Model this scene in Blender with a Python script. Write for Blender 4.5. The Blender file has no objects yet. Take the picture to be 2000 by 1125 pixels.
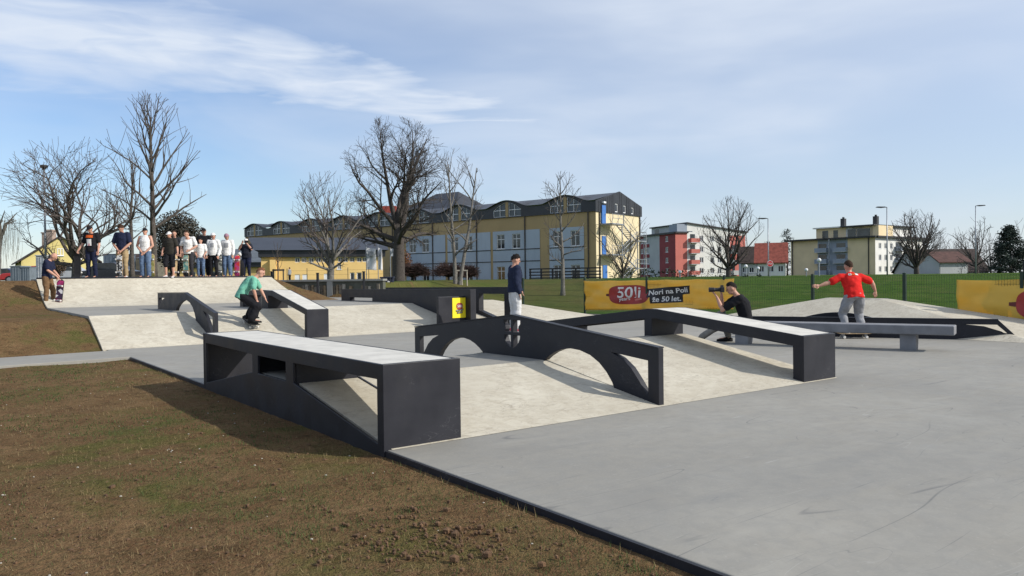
import bpy, bmesh, math, random
import numpy as np
from mathutils import Vector, Matrix
from mathutils.geometry import tessellate_polygon
random.seed(7)
PI = math.pi
scene = bpy.context.scene
COL = scene.collection
# ------------------------------------------------------------------ camera
H, FPX, PITCH, ROLL, A = 1.25, 1494.0, 0.0125, -0.0122, 0.6465   # eye height, focal (px of 2000), tilt down, roll, heading of the park grid
cam_d = bpy.data.cameras.new('camera'); cam = bpy.data.objects.new('camera', cam_d); COL.objects.link(cam)
cam_d.sensor_width = 36.0; cam_d.lens = 36.0 * FPX / 2000.0; cam_d.clip_end = 3000; cam_d.clip_start = 0.05
_f = Vector((0, math.cos(PITCH), -math.sin(PITCH))); _r0 = Vector((1, 0, 0)); _u0 = _r0.cross(_f)
_r = _r0 * math.cos(ROLL) + _u0 * math.sin(ROLL); _u = _r.cross(_f)
M3 = Matrix((_r, _u, -_f)).transposed()
cam.matrix_world = Matrix.Translation((0, 0, H)) @ M3.to_4x4()
scene.camera = cam
# ------------------------------------------------------------------ sky and sun
SUN_EL = math.radians(32.0); sun_h = Vector((0.955, -0.30, 0)).normalized()
sun_vec = Vector((sun_h.x * math.cos(SUN_EL), sun_h.y * math.cos(SUN_EL), math.sin(SUN_EL)))
world = bpy.data.worlds.new('World'); scene.world = world; world.use_nodes = True
def nd(nt, t, **kw):
    n = nt.nodes.new(t)
    for k, v in kw.items():
        if k[0] == 'i' and k[1:].isdigit(): n.inputs[int(k[1:])].default_value = v
        else: setattr(n, k, v)
    return n
def math_n(nt, op, a, b=None, c=None, clamp=False):
    n = nt.nodes.new('ShaderNodeMath'); n.operation = op; n.use_clamp = clamp
    for i, v in enumerate((a, b, c)):
        if v is None: continue
        if isinstance(v, (int, float)): n.inputs[i].default_value = v
        else: nt.links.new(v, n.inputs[i])
    return n.outputs[0]
def maprange(nt, v, a, b, c, d, smooth=False):
    n = nt.nodes.new('ShaderNodeMapRange'); n.clamp = True
    if smooth: n.interpolation_type = 'SMOOTHSTEP'
    nt.links.new(v, n.inputs[0])
    for i, x in enumerate((a, b, c, d)): n.inputs[i + 1].default_value = x
    return n.outputs[0]
def mix_t(nt, c, tint):
    n = nt.nodes.new('ShaderNodeMix'); n.data_type = 'RGBA'; n.blend_type = 'MULTIPLY'; n.inputs[0].default_value = 1.0; nt.links.new(c, n.inputs[6]); n.inputs[7].default_value = (*tint, 1); return n.outputs[2]
def build_world():
    nt = world.node_tree; nt.nodes.clear(); L = nt.links.new
    out = nd(nt, 'ShaderNodeOutputWorld'); bg = nd(nt, 'ShaderNodeBackground'); bg.inputs[1].default_value = 0.132
    sky = nd(nt, 'ShaderNodeTexSky'); sky.sky_type = 'NISHITA'; sky.sun_disc = False
    sky.sun_elevation = SUN_EL; sky.sun_rotation = math.atan2(sun_h.x, sun_h.y)
    sky.air_density = 1.15; sky.dust_density = 0.3; sky.ozone_density = 3.0
    tc = nd(nt, 'ShaderNodeTexCoord'); sep = nd(nt, 'ShaderNodeSeparateXYZ'); L(tc.outputs['Generated'], sep.inputs[0])
    X, Y, Z = sep.outputs
    az = math_n(nt, 'ARCTAN2', X, Y); el = math_n(nt, 'ARCSINE', Z)
    # stretched wisps: noise in (azimuth, elevation) space
    comb = nd(nt, 'ShaderNodeCombineXYZ'); L(az, comb.inputs[0]); L(el, comb.inputs[1])
    def noise(sx, sy, rot, det=6, dist=0.6, off=0.0):
        mp = nd(nt, 'ShaderNodeMapping'); mp.inputs['Scale'].default_value = (sx, sy, 1); mp.inputs['Rotation'].default_value = (0, 0, rot)
        mp.inputs['Location'].default_value = (off, off * .7, 0)
        L(comb.outputs[0], mp.inputs[0]); n = nd(nt, 'ShaderNodeTexNoise'); n.inputs['Scale'].default_value = 1.0
        n.inputs['Detail'].default_value = det; n.inputs['Distortion'].default_value = dist; L(mp.outputs[0], n.inputs[0]); return n.outputs[0]
    n1 = noise(4, 22, .12, 7, .5); n2 = noise(9, 40, -.1, 6, .8, 3.1); n3 = noise(2.2, 7, .3, 4, .3, 7.7)
    # the long streak of cirrus: its centre line falls from left to right
    elc = maprange(nt, az, -0.36, 0.02, 0.268, 0.205, True)
    wob = math_n(nt, 'MULTIPLY', math_n(nt, 'SUBTRACT', n1, .5), .16)
    dist = math_n(nt, 'ABSOLUTE', math_n(nt, 'SUBTRACT', math_n(nt, 'SUBTRACT', el, elc), wob))
    wid = maprange(nt, az, -0.55, 0.03, 0.058, 0.018)
    band = math_n(nt, 'SUBTRACT', 1.0, math_n(nt, 'DIVIDE', dist, wid), clamp=True)
    band = math_n(nt, 'MULTIPLY', band, maprange(nt, n2, .26, .56, .35, 1.0))
    band = math_n(nt, 'MULTIPLY', band, maprange(nt, az, -0.01, 0.08, 1.0, 0.0, True))
    # thin veil, thicker to the right
    veil = math_n(nt, 'MULTIPLY', maprange(nt, n3, .32, .66, 0.0, 1.0, True), maprange(nt, n1, .3, .65, .45, 1.0))
    veil = math_n(nt, 'MULTIPLY', veil, maprange(nt, az, -0.3, 0.45, .42, .85, True))
    base = math_n(nt, 'ADD', maprange(nt, az, -0.35, 0.5, .06, .46, True), maprange(nt, el, .16, .40, 0, .26, True))
    low = maprange(nt, el, 0.0, 0.16, .34, 0.0, True)
    m = math_n(nt, 'MAXIMUM', math_n(nt, 'MULTIPLY', math_n(nt, 'POWER', band, .75), .95), veil)
    m = math_n(nt, 'ADD', math_n(nt, 'MULTIPLY', m, math_n(nt, 'SUBTRACT', 1.0, base)), base, clamp=True)
    m = math_n(nt, 'MAXIMUM', m, low)
    m = math_n(nt, 'MULTIPLY', m, maprange(nt, Z, -.02, .0, 0, 1))
    mix = nd(nt, 'ShaderNodeMix'); mix.data_type = 'RGBA'; L(m, mix.inputs[0]); L(mix_t(nt, sky.outputs[0], (.84, .89, 1.03)), mix.inputs[6])
    mix.inputs[7].default_value = (5.35, 5.9, 6.75, 1)
    L(mix.outputs[2], bg.inputs[0]); L(bg.outputs[0], out.inputs[0])
build_world()
sl = bpy.data.lights.new('sun', 'SUN'); sl.energy = 4.3; sl.angle = math.radians(0.55); sl.color = (1.0, 0.945, 0.86)
so = bpy.data.objects.new('sun', sl); COL.objects.link(so); so.rotation_euler = sun_vec.to_track_quat('Z', 'Y').to_euler(); so.location = (30, -20, 40)
scene.view_settings.view_transform = 'Standard'; scene.view_settings.look = 'None'; scene.view_settings.exposure = 0.07; scene.view_settings.gamma = 1.0
# ------------------------------------------------------------------ pixel / park helpers (measuring only)
def ray(px, py):
    X = px - 1000; Y = py - 562.5; c, s = math.cos(-ROLL), math.sin(-ROLL)
    X, Y = X * c - Y * s, X * s + Y * c
    x, y, z = X / FPX, 1.0, -Y / FPX; c, s = math.cos(PITCH), math.sin(PITCH)
    return (x, y * c + z * s, -y * s + z * c)
def at(px, py, z=0.0):
    r = ray(px, py); t = (z - H) / r[2]; return Vector((r[0] * t, r[1] * t, z))
def atd(px, py, d):
    r = ray(px, py); t = d / r[1]; return Vector((r[0] * t, d, H + r[2] * t))
CA, SA = math.cos(A), math.sin(A)
def W(b, a, z=0.0): return Vector((b * CA - a * SA, b * SA + a * CA, z))
def BA(x, y): return (x * CA + y * SA, -x * SA + y * CA)
def sstep(t): t = max(0., min(1., t)); return t * t * (3 - 2 * t)
def ramp(v, a, b): return max(0., min(1., (v - a) / (b - a)))
# ------------------------------------------------------------------ objects
def tag(o, label=None, cat=None, group=None, kind=None):
    if label: o['label'] = label
    if cat: o['category'] = cat
    if group: o['group'] = group
    if kind: o['kind'] = kind
    return o
def empty(name, loc, label, cat, group=None, rz=0.0):
    o = bpy.data.objects.new(name, None); o.empty_display_size = .1; COL.objects.link(o); o.location = loc; o.rotation_euler = (0, 0, rz)
    return tag(o, label, cat, group)
class MB:
    def __init__(s, off=(0, 0, 0)): s.v = []; s.f = []; s.o = Vector(off)
    def add(s, vs, fs):
        n = len(s.v); s.v += [tuple(Vector(v) - s.o) for v in vs]; s.f += [tuple(i + n for i in f) for f in fs]; return s
    def box(s, x0, x1, y0, y1, z0, z1):
        vs = [(x, y, z) for z in (z0, z1) for y in (y0, y1) for x in (x0, x1)]
        return s.add(vs, [(0, 2, 3, 1), (4, 5, 7, 6), (0, 1, 5, 4), (2, 6, 7, 3), (0, 4, 6, 2), (1, 3, 7, 5)])
    def obox(s, c, ax, ay, az):   # centre and three half-axis vectors
        c, ax, ay, az = Vector(c), Vector(ax), Vector(ay), Vector(az)
        vs = [c + i * ax + j * ay + k * az for k in (-1, 1) for j in (-1, 1) for i in (-1, 1)]
        return s.add(vs, [(0, 2, 3, 1), (4, 5, 7, 6), (0, 1, 5, 4), (2, 6, 7, 3), (0, 4, 6, 2), (1, 3, 7, 5)])
    def prism(s, poly, d, fn, holes=()):   # poly in (p,q); fn(p,q,depth)->xyz ; depth d=(d0,d1)
        loops = [list(poly)] + [list(h) for h in holes]
        def area(l): return sum(l[i][0] * l[(i + 1) % len(l)][1] - l[(i + 1) % len(l)][0] * l[i][1] for i in range(len(l)))
        if area(loops[0]) < 0: loops[0].reverse()
        for h in loops[1:]:
            if area(h) > 0: h.reverse()
        tris = tessellate_polygon([[Vector((p, q, 0)) for p, q in l] for l in loops])
        pts = [p for l in loops for p in l]; n = len(pts)
        vs = [fn(p, q, d[0]) for p, q in pts] + [fn(p, q, d[1]) for p, q in pts]; fs = []
        for t in tris:
            a, b, c = [pts[i] for i in t]
            if (b[0] - a[0]) * (c[1] - a[1]) - (c[0] - a[0]) * (b[1] - a[1]) < 0: t = (t[0], t[2], t[1])
            fs.append((t[2], t[1], t[0])); fs.append(tuple(i + n for i in t))
        k = 0
        for l in loops:
            for i in range(len(l)):
                j = (i + 1) % len(l); fs.append((k + i, k + j, k + j + n, k + i + n))
            k += len(l)
        return s.add(vs, fs)
    def tube(s, path, rad, n=6, cap=True):
        path = [Vector(p) for p in path]; m = len(path)
        if isinstance(rad, (int, float)): rad = [rad] * m
        rings = []; ref = None
        for i in range(m):
            t = (path[min(i + 1, m - 1)] - path[max(i - 1, 0)])
            if t.length < 1e-9: t = Vector((0, 0, 1))
            t.normalize()
            if ref is None: ref = t.orthogonal().normalized()
            ref = ref - t * ref.dot(t)
            if ref.length < 1e-5: ref = t.orthogonal()
            ref.normalize(); bn = t.cross(ref)
            rings.append([path[i] + (ref * math.cos(2 * PI * k / n) + bn * math.sin(2 * PI * k / n)) * rad[i] for k in range(n)])
        fs = []
        for i in range(m - 1):
            for k in range(n): k2 = (k + 1) % n; fs.append((i * n + k, i * n + k2, (i + 1) * n + k2, (i + 1) * n + k))
        if cap: fs.append(tuple(range(n - 1, -1, -1))); fs.append(tuple((m - 1) * n + k for k in range(n)))
        return s.add([v for r in rings for v in r], fs)
    def sphere(s, c, r, nu=10, nv=7, ax=None):
        c = Vector(c); rx, ry, rz = (r, r, r) if isinstance(r, (int, float)) else r
        ax = ax or (Vector((1, 0, 0)), Vector((0, 1, 0)), Vector((0, 0, 1)))
        vs = []; fs = []
        for i in range(nv + 1):
            th = PI * i / nv
            for j in range(nu):
                ph = 2 * PI * j / nu
                vs.append(c + ax[0] * (rx * math.sin(th) * math.cos(ph)) + ax[1] * (ry * math.sin(th) * math.sin(ph)) + ax[2] * (rz * math.cos(th)))
        for i in range(nv):
            for j in range(nu):
                j2 = (j + 1) % nu
                if i == 0: fs.append((j, (i + 1) * nu + j, (i + 1) * nu + j2))
                elif i == nv - 1: fs.append((i * nu + j, (i + 1) * nu + j, i * nu + j2))
                else: fs.append((i * nu + j, (i + 1) * nu + j, (i + 1) * nu + j2, i * nu + j2))
        return s.add(vs, fs)
    def loft(s, rings, closed=True, cap=True):
        n = len(rings[0]); fs = []
        for i in range(len(rings) - 1):
            for k in range(n if closed else n - 1): k2 = (k + 1) % n; fs.append((i * n + k, i * n + k2, (i + 1) * n + k2, (i + 1) * n + k))
        if cap and closed: fs.append(tuple(range(n - 1, -1, -1))); fs.append(tuple((len(rings) - 1) * n + k for k in range(n)))
        return s.add([v for r in rings for v in r], fs)
    def mesh(s, name, mat=None, smooth=False):
        me = bpy.data.meshes.new(name); me.from_pydata(s.v, [], s.f)
        if mat: me.materials.append(mat)
        if smooth: me.shade_smooth()
        me.validate(); return me
    def build(s, name, mat, parent=None, smooth=False, bevel=0.0, label=None, cat=None, group=None, kind=None, fix=False):
        me = s.mesh(name, mat, smooth)
        if fix:
            bm = bmesh.new(); bm.from_mesh(me); bmesh.ops.recalc_face_normals(bm, faces=bm.faces); bm.to_mesh(me); bm.free()
        o = bpy.data.objects.new(name, me); COL.objects.link(o)
        if parent: o.parent = parent
        if bevel:
            b = o.modifiers.new('bevel', 'BEVEL'); b.width = bevel; b.segments = 2; b.limit_method = 'ANGLE'
        return tag(o, label, cat, group, kind)
def copy_tree(o, parent=None):
    c = o.copy(); COL.objects.link(c); c.parent = parent
    for ch in list(o.children): copy_tree(ch, c)
    return c
# ------------------------------------------------------------------ materials
MATS = {}
def new_mat(name):
    m = bpy.data.materials.new(name); m.use_nodes = True; nt = m.node_tree; b = nt.nodes['Principled BSDF']; MATS[name] = m; return m, nt, b
def coords(nt, kind='Object', scale=(1, 1, 1), rot=(0, 0, 0)):
    tc = nt.nodes.new('ShaderNodeTexCoord'); mp = nt.nodes.new('ShaderNodeMapping'); mp.inputs['Scale'].default_value = scale; mp.inputs['Rotation'].default_value = rot
    nt.links.new(tc.outputs[kind], mp.inputs[0]); return mp.outputs[0]
def noise_n(nt, vec, scale, detail=4, dist=0.0, rough=.55):
    n = nt.nodes.new('ShaderNodeTexNoise'); n.inputs['Scale'].default_value = scale; n.inputs['Detail'].default_value = detail
    n.inputs['Distortion'].default_value = dist; n.inputs['Roughness'].default_value = rough; nt.links.new(vec, n.inputs[0]); return n.outputs[0]
def mix_c(nt, fac, a, b, blend='MIX'):
    n = nt.nodes.new('ShaderNodeMix'); n.data_type = 'RGBA'; n.blend_type = blend
    if isinstance(fac, (int, float)): n.inputs[0].default_value = fac
    else: nt.links.new(fac, n.inputs[0])
    for i, v in ((6, a), (7, b)):
        if isinstance(v, (tuple, list)): n.inputs[i].default_value = (*v[:3], 1)
        else: nt.links.new(v, n.inputs[i])
    return n.outputs[2]
def bump(nt, b, h, strength, dist=.02):
    n = nt.nodes.new('ShaderNodeBump'); n.inputs['Strength'].default_value = strength; n.inputs['Distance'].default_value = dist
    nt.links.new(h, n.inputs['Height']); nt.links.new(n.outputs[0], b.inputs['Normal'])
def pmat(name, c, var=.15, scale=6., rough=.6, bumpk=0., metal=0., spec=.4, c2=None, det=5, kind='Object', lo=.35, hi=.65):
    if name in MATS: return MATS[name]
    m, nt, b = new_mat(name); v = coords(nt, kind); n = noise_n(nt, v, scale, det)
    d = c2 or tuple(x * (1 - var) for x in c); e = c if c2 else tuple(min(1, x * (1 + var)) for x in c)
    nt.links.new(mix_c(nt, maprange(nt, n, lo, hi, 0, 1), d, e), b.inputs['Base Color'])
    b.inputs['Roughness'].default_value = rough; b.inputs['Metallic'].default_value = metal; b.inputs['Specular IOR Level'].default_value = spec
    if bumpk: bump(nt, b, noise_n(nt, v, scale * 6, 4), bumpk)
    return m
def concrete_flat():
    m, nt, b = new_mat('plaza_concrete'); L = nt.links.new
    v = coords(nt); big = noise_n(nt, v, .35, 5, .6); mid = noise_n(nt, v, 2.2, 6, .3); fine = noise_n(nt, v, 60, 4)
    c = mix_c(nt, maprange(nt, big, .35, .65, 0, 1), (.240, .230, .204), (.325, .309, .268))
    c = mix_c(nt, maprange(nt, mid, .3, .7, .0, .55), c, (.268, .250, .212))
    c = mix_c(nt, maprange(nt, fine, .3, .8, 0, .35), c, (.33, .315, .28))
    c = mix_c(nt, maprange(nt, noise_n(nt, v, 9, 6, .5, .65), .42, .66, 0, .32), c, (.20, .198, .185)); c = mix_c(nt, maprange(nt, noise_n(nt, v, 30, 5, .2, .7), .60, .72, 0, .35), c, (.42, .405, .36))
    # trowel sweeps and wheel scuffs: thin stretched streaks in several directions
    for rot, sc, s0, wd, th, k, col in ((-.25, (.12, 1.1, 1), 1.0, .0022, .54, .7, (.10, .102, .105)), (.15, (.16, 1.5, 1), 1.0, .0024, .55, .6, (.10, .102, .105)), (.75, (.2, 1.4, 1), 1.2, .0022, .57, .6, (.12, .12, .12)), (1.5, (.3, 1.6, 1), 1.5, .003, .60, .4, (.46, .45, .42)), (-.1, (.2, 2.2, 1), 1.4, .003, .55, .5, (.13, .133, .135)), (.5, (.4, 1.8, 1), 1.6, .003, .60, .5, (.13, .13, .13))):
        vv = coords(nt, 'Object', sc, (0, 0, rot)); s = noise_n(nt, vv, s0, 2, .4); gate = noise_n(nt, coords(nt, 'Object', (1, 1, 1), (0, 0, rot + 1)), .9 + rot * .3, 3)
        ln = maprange(nt, math_n(nt, 'ABSOLUTE', math_n(nt, 'SUBTRACT', s, .5)), 0, wd, k, 0)
        c = mix_c(nt, math_n(nt, 'MULTIPLY', ln, maprange(nt, gate, th - .06, th + .03, 0, 1)), c, col)
    for rot, sc, th, k, col in ((-.2, (.12, .9, 1), .54, .3, (.18, .183, .18)), (.1, (.3, .9, 1), .52, .25, (.20, .205, .205)), (.8, (.5, 1.1, 1), .56, .3, (.40, .385, .34))):
        vv = coords(nt, 'Object', sc, (0, 0, rot)); s = noise_n(nt, vv, 1.3, 3, 1.2)
        ms = math_n(nt, 'MULTIPLY', maprange(nt, s, th, th + .14, 0, k), maprange(nt, mid, .38, .6, 0, 1))
        c = mix_c(nt, ms, c, col)
    L(c, b.inputs['Base Color']); L(maprange(nt, mid, .3, .7, .62, .85), b.inputs['Roughness']); b.inputs['Specular IOR Level'].default_value = .35
    bump(nt, b, fine, .12, .004)
def concrete_bank():
    m, nt, b = new_mat('bank_concrete'); L = nt.links.new
    v = coords(nt); big = noise_n(nt, v, .6, 5, .8); mid = noise_n(nt, v, 5.5, 7, 1.2, .65); fine = noise_n(nt, v, 55, 4)
    c = mix_c(nt, maprange(nt, big, .35, .65, 0, 1), (.455, .412, .318), (.56, .517, .412))
    c = mix_c(nt, maprange(nt, mid, .42, .64, 0, .6), c, (.365, .315, .230))
    vv = coords(nt, 'Object', (1, 3.2, 1), (0, 0, .6)); sw = noise_n(nt, vv, 4.5, 5, 1.8)
    c = mix_c(nt, maprange(nt, sw, .57, .66, 0, .45), c, (.26, .22, .16))
    for rot, wd, k, col in ((.5, .012, .7, (.22, .18, .13)), (1.3, .014, .65, (.24, .20, .15)), (-.6, .012, .65, (.22, .19, .14))):
        s = noise_n(nt, coords(nt, 'Object', (.9, 3.2, 1), (0, 0, rot)), 2.6, 3, .8); gate = noise_n(nt, v, 2.2 + rot, 3)
        c = mix_c(nt, math_n(nt, 'MULTIPLY', maprange(nt, math_n(nt, 'ABSOLUTE', math_n(nt, 'SUBTRACT', s, .5)), 0, wd, k, 0), maprange(nt, gate, .48, .6, 0, 1)), c, col)
    c = mix_c(nt, maprange(nt, fine, .3, .8, 0, .3), c, (.58, .56, .52))
    L(c, b.inputs['Base Color']); b.inputs['Roughness'].default_value = .8; b.inputs['Specular IOR Level'].default_value = .3
    bump(nt, b, mid, .15, .01)
def black_steel():
    m, nt, b = new_mat('black_steel'); L = nt.links.new
    v = coords(nt); n = noise_n(nt, v, 3, 5); f = noise_n(nt, coords(nt, 'Object', (3, 3, 30)), 9, 5, .5)
    c = mix_c(nt, maprange(nt, n, .35, .65, 0, 1), (.0115, .012, .0175), (.018, .0185, .025))
    c = mix_c(nt, maprange(nt, f, .70, .78, 0, .3), c, (.09, .09, .10))
    for rot, k in ((.3, .35), (1.2, .3)):
        s = noise_n(nt, coords(nt, 'Object', (1.5, 1.5, 4), (rot, rot, rot)), 3, 3, .8); gate = noise_n(nt, v, 2.4 + rot, 3)
        c = mix_c(nt, math_n(nt, 'MULTIPLY', maprange(nt, math_n(nt, 'ABSOLUTE', math_n(nt, 'SUBTRACT', s, .5)), 0, .006, k, 0), maprange(nt, gate, .56, .64, 0, 1)), c, (.16, .16, .165))
    c = mix_c(nt, maprange(nt, noise_n(nt, v, 1.1, 6, .3, .7), .5, .68, 0, .35), c, (.034, .032, .032))
    L(c, b.inputs['Base Color']); L(maprange(nt, n, .3, .7, .42, .58), b.inputs['Roughness']); b.inputs['Specular IOR Level'].default_value = .34
def ground_mat():
    m, nt, b = new_mat('soil_and_lawn'); L = nt.links.new
    v = coords(nt); at_ = nt.nodes.new('ShaderNodeAttribute'); at_.attribute_name = 'lawn'
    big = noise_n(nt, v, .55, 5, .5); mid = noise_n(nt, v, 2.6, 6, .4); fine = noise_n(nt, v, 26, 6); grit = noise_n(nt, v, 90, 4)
    soil = mix_c(nt, maprange(nt, mid, .35, .65, 0, 1), (.150, .084, .043), (.222, .138, .070))
    st = noise_n(nt, coords(nt, 'Object', (1, 1, 1), (0, 0, .4)), 9, 8, .6, .7); st2 = noise_n(nt, v, 42, 6, 1.0, .7)
    soil = mix_c(nt, maprange(nt, fine, .42, .62, 0, .7), soil, (.140, .100, .048))
    soil = mix_c(nt, maprange(nt, st, .51, .63, 0, .65), soil, (.060, .038, .019))  # dark soil mottling that also paints in small shadows among the clods
    green = mix_c(nt, maprange(nt, fine, .35, .65, 0, 1), (.050, .062, .015), (.120, .120, .036))
    soil = mix_c(nt, math_n(nt, 'MULTIPLY', maprange(nt, big, .48, .60, 0, .78), maprange(nt, mid, .43, .58, .05, 1)), soil, green)
    soil = mix_c(nt, maprange(nt, st2, .57, .68, 0, .8), soil, (.27, .20, .105))
    soil = mix_c(nt, maprange(nt, grit, .56, .68, 0, .65), soil, (.030, .020, .011))  # near-black specks: tiny shadows between grains, put into the colour
    lawn = mix_c(nt, maprange(nt, mid, .3, .7, 0, 1), (.024, .060, .008), (.055, .108, .016))
    lawn = mix_c(nt, maprange(nt, fine, .4, .7, 0, .5), lawn, (.085, .125, .026))
    lawn = mix_c(nt, maprange(nt, big, .5, .66, 0, .55), lawn, (.10, .105, .035)); lawn = mix_c(nt, maprange(nt, noise_n(nt, v, .9, 6, .4, .7), .52, .64, 0, .6), lawn, (.085, .125, .03))
    L(mix_c(nt, at_.outputs['Fac'], soil, lawn), b.inputs['Base Color']); b.inputs['Roughness'].default_value = 1.0; b.inputs['Specular IOR Level'].default_value = .04
    h = math_n(nt, 'ADD', math_n(nt, 'MULTIPLY', fine, .7), math_n(nt, 'MULTIPLY', grit, .4)); bump(nt, b, h, 1.0, .05)
def glass_mat(name, c, rough=.08):
    m, nt, b = new_mat(name); v = coords(nt); n = noise_n(nt, v, .7, 3)
    nt.links.new(mix_c(nt, maprange(nt, n, .4, .6, 0, 1), c, tuple(x * 2.2 + .01 for x in c)), b.inputs['Base Color'])
    b.inputs['Roughness'].default_value = rough; b.inputs['Specular IOR Level'].default_value = .6
def wall_mat(name, c, streak=.25, scale=.35):
    m, nt, b = new_mat(name); v = coords(nt); n = noise_n(nt, v, scale, 6); s = noise_n(nt, coords(nt, 'Object', (1.2, 1.2, .12)), 2.2, 5)
    f = noise_n(nt, v, 18, 4)
    cc = mix_c(nt, maprange(nt, n, .3, .7, 0, 1), tuple(x * .88 for x in c), tuple(min(1, x * 1.07) for x in c))
    cc = mix_c(nt, maprange(nt, s, .55, .75, 0, streak), cc, tuple(x * .55 for x in c))
    nt.links.new(cc, b.inputs['Base Color']); b.inputs['Roughness'].default_value = .9; b.inputs['Specular IOR Level'].default_value = .2; bump(nt, b, f, .15, .01)
    return m
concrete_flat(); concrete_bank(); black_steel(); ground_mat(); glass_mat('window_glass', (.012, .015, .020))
STEEL, FLAT, BANK, GLASS = MATS['black_steel'], MATS['plaza_concrete'], MATS['bank_concrete'], MATS['window_glass']
SLAB = pmat('ledge_slab', (.58, .555, .495), .10, 5, .7, .1)
WHITE = pmat('white_frame', (.72, .73, .74), .06, 3, .5)
# ------------------------------------------------------------------ terrain
ZP, ZD, A1, AD0, AD1 = .585, 1.41, 16.06, 24.7, 27.0     # platform height, deck height, foot of the bank, foot and top of the back bank
def atop(b): return 17.7 + (b - 2.5) * .165
_tx = [(-60, 31.2, 31.5), (-9.6, 31.2, 31.5), (-5.2, 30.1, 30.4), (-4.4, 30.5, 44), (0, 30, 60), (4, 27, 60), (8, 22.5, 46), (14, 18.5, 43), (25, 12, 40), (60, 2, 40)]
def zfar(x, y):
    for i in range(len(_tx) - 1):
        if x <= _tx[i + 1][0] or i == len(_tx) - 2:
            t = ramp(x, _tx[i][0], _tx[i + 1][0]); y0 = _tx[i][1] + t * (_tx[i + 1][1] - _tx[i][1]); y1 = _tx[i][2] + t * (_tx[i + 1][2] - _tx[i][2]); break
    return 1.2 * (sstep(ramp(y, y0, y1)) if y1 - y0 > 3 else ramp(y, y0, y1))
def zpark(b, a):
    zr = ZP * min(ramp(a, A1, atop(min(b, 14))), ramp(b, 16.2, 14.0))
    zm = (ZD - ZP) * min(ramp(a, AD0, AD1) ** 1.45, ramp(b, 11.4, 9.75))
    return zr + max(0, zm)
from mathutils import noise as mnoise
def zground(x, y):
    b, a = BA(x, y); return max(zpark(b, a), zfar(x, y)) - .048
def build_ground():
    def geo(s, e, st, k=1.16):
        out = []; v = s
        while v < e: out.append(v); v += st; st *= k
        return out + [e]
    xs = sorted([-x for x in geo(24, 900, .5)] + list(np.arange(-23.6, -8, .4)) + list(np.arange(-8, 5, .11)) + list(np.arange(5, 25.8, .4)) + geo(26, 900, .5))
    ys = list(np.arange(-4, 0, .5)) + list(np.arange(0, 11, .11)) + list(np.arange(11, 46, .33)) + geo(46.2, 1500, .5)
    vs = []; lw = []
    for y in ys:
        for x in xs:
            b, a = BA(x, y); z = zground(x, y)
            if y < 26 and b < 2.6:
                z += .022 * mnoise.noise((x * 1.3, y * 1.3, 0)) + (.012 * mnoise.noise((x * 5, y * 5, 3)) if y < 12 else 0)
                e = max(0, 1 - abs(b - 2.6) / .35); z -= .0 * e
                if b > 2.45: z = min(z, zpark(b, a) - .036)
            w = 0.0
            if b > 18.0 and y > 5: w = ramp(b, 18.1, 18.5)
            elif b > 14 and a > 20.2: w = ramp(min(a - 20.5, 9), 0, .8)
            elif y > 31.6: w = .9
            if y > 29 and -7 < x < 6 and y < 80: w = min(w, .62 + .25 * mnoise.noise((x * .4, y * .2, 1)))
            if b < 9 and a > 28.3: w = max(w, .55)
            vs.append((x, y, z)); lw.append(w)
    nx = len(xs); fs = [(j * nx + i, j * nx + i + 1, (j + 1) * nx + i + 1, (j + 1) * nx + i) for j in range(len(ys) - 1) for i in range(nx - 1)]
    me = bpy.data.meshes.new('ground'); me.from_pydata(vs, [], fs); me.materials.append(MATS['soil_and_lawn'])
    at_ = me.attributes.new('lawn', 'FLOAT', 'POINT'); at_.data.foreach_set('value', lw); me.shade_smooth()
    o = bpy.data.objects.new('ground', me); COL.objects.link(o); tag(o, 'brown patchy soil rising to green lawn around the skate park', None, None, 'structure')
build_ground()
def pkroot(name, b, a, label, cat, group=None, z=0.0): return empty(name, W(b, a, z), label, cat, group, A)
def pk_slab(name, poly, z0, z1, mat, kind='structure', label=None):
    m = MB(); m.prism(poly, (z0, z1), lambda p, q, d: (p, q, d)); o = m.build(name, mat, None, label=label, kind=kind, bevel=.008); o.rotation_euler = (0, 0, A); return o
pk_slab('plaza_pavement', [(2.632, -7), (2.632, 14.27), (-16, 12.85), (-16, 14.35), (2.56, 15.85), (2.56, A1 + .1), (16.25, A1 + .1), (16.25, 20.1), (18.0, 20.0), (18.0, -7)], -.14, 0, FLAT, label='grey trowelled concrete plaza of the skate park')
pk_slab('platform_pavement', [(2.5, atop(2.5) - .02), (14.0, atop(14) - .02), (14.0, 27.2), (11.4, 30.6), (9.9, 30.6), (9.9, AD0 + .3), (2.5, AD0 + .3)], ZP - .14, ZP, FLAT, label='raised grey concrete platform between the two banks')
def ramp_obj(name, label, rows, mat, b, a, smooth=True, skirt=.25):   # rows: list of rows of (b,a,z); closed down with a skirt
    r = pkroot(name, b, a, label, 'ramp'); m = MB((b, a, 0)); n = len(rows[0])
    vs = [p for row in rows for p in row]; fs = [(j * n + i, j * n + i + 1, (j + 1) * n + i + 1, (j + 1) * n + i) for j in range(len(rows) - 1) for i in range(n - 1)]
    m.add(vs, fs); o = m.build('slope', mat, r, smooth=smooth, fix=False)
    k = MB((b, a, 0))
    edge = [rows[0][i] for i in range(n)] + [rows[j][-1] for j in range(1, len(rows))] + [rows[-1][i] for i in range(n - 2, -1, -1)] + [rows[j][0] for j in range(len(rows) - 2, 0, -1)]
    for i in range(len(edge)):
        p, q = edge[i], edge[(i + 1) % len(edge)]
        k.add([p, q, (q[0], q[1], q[2] - skirt), (p[0], p[1], p[2] - skirt)], [(0, 1, 2, 3)])
    k.build('side_face', mat, r)
    return r
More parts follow.
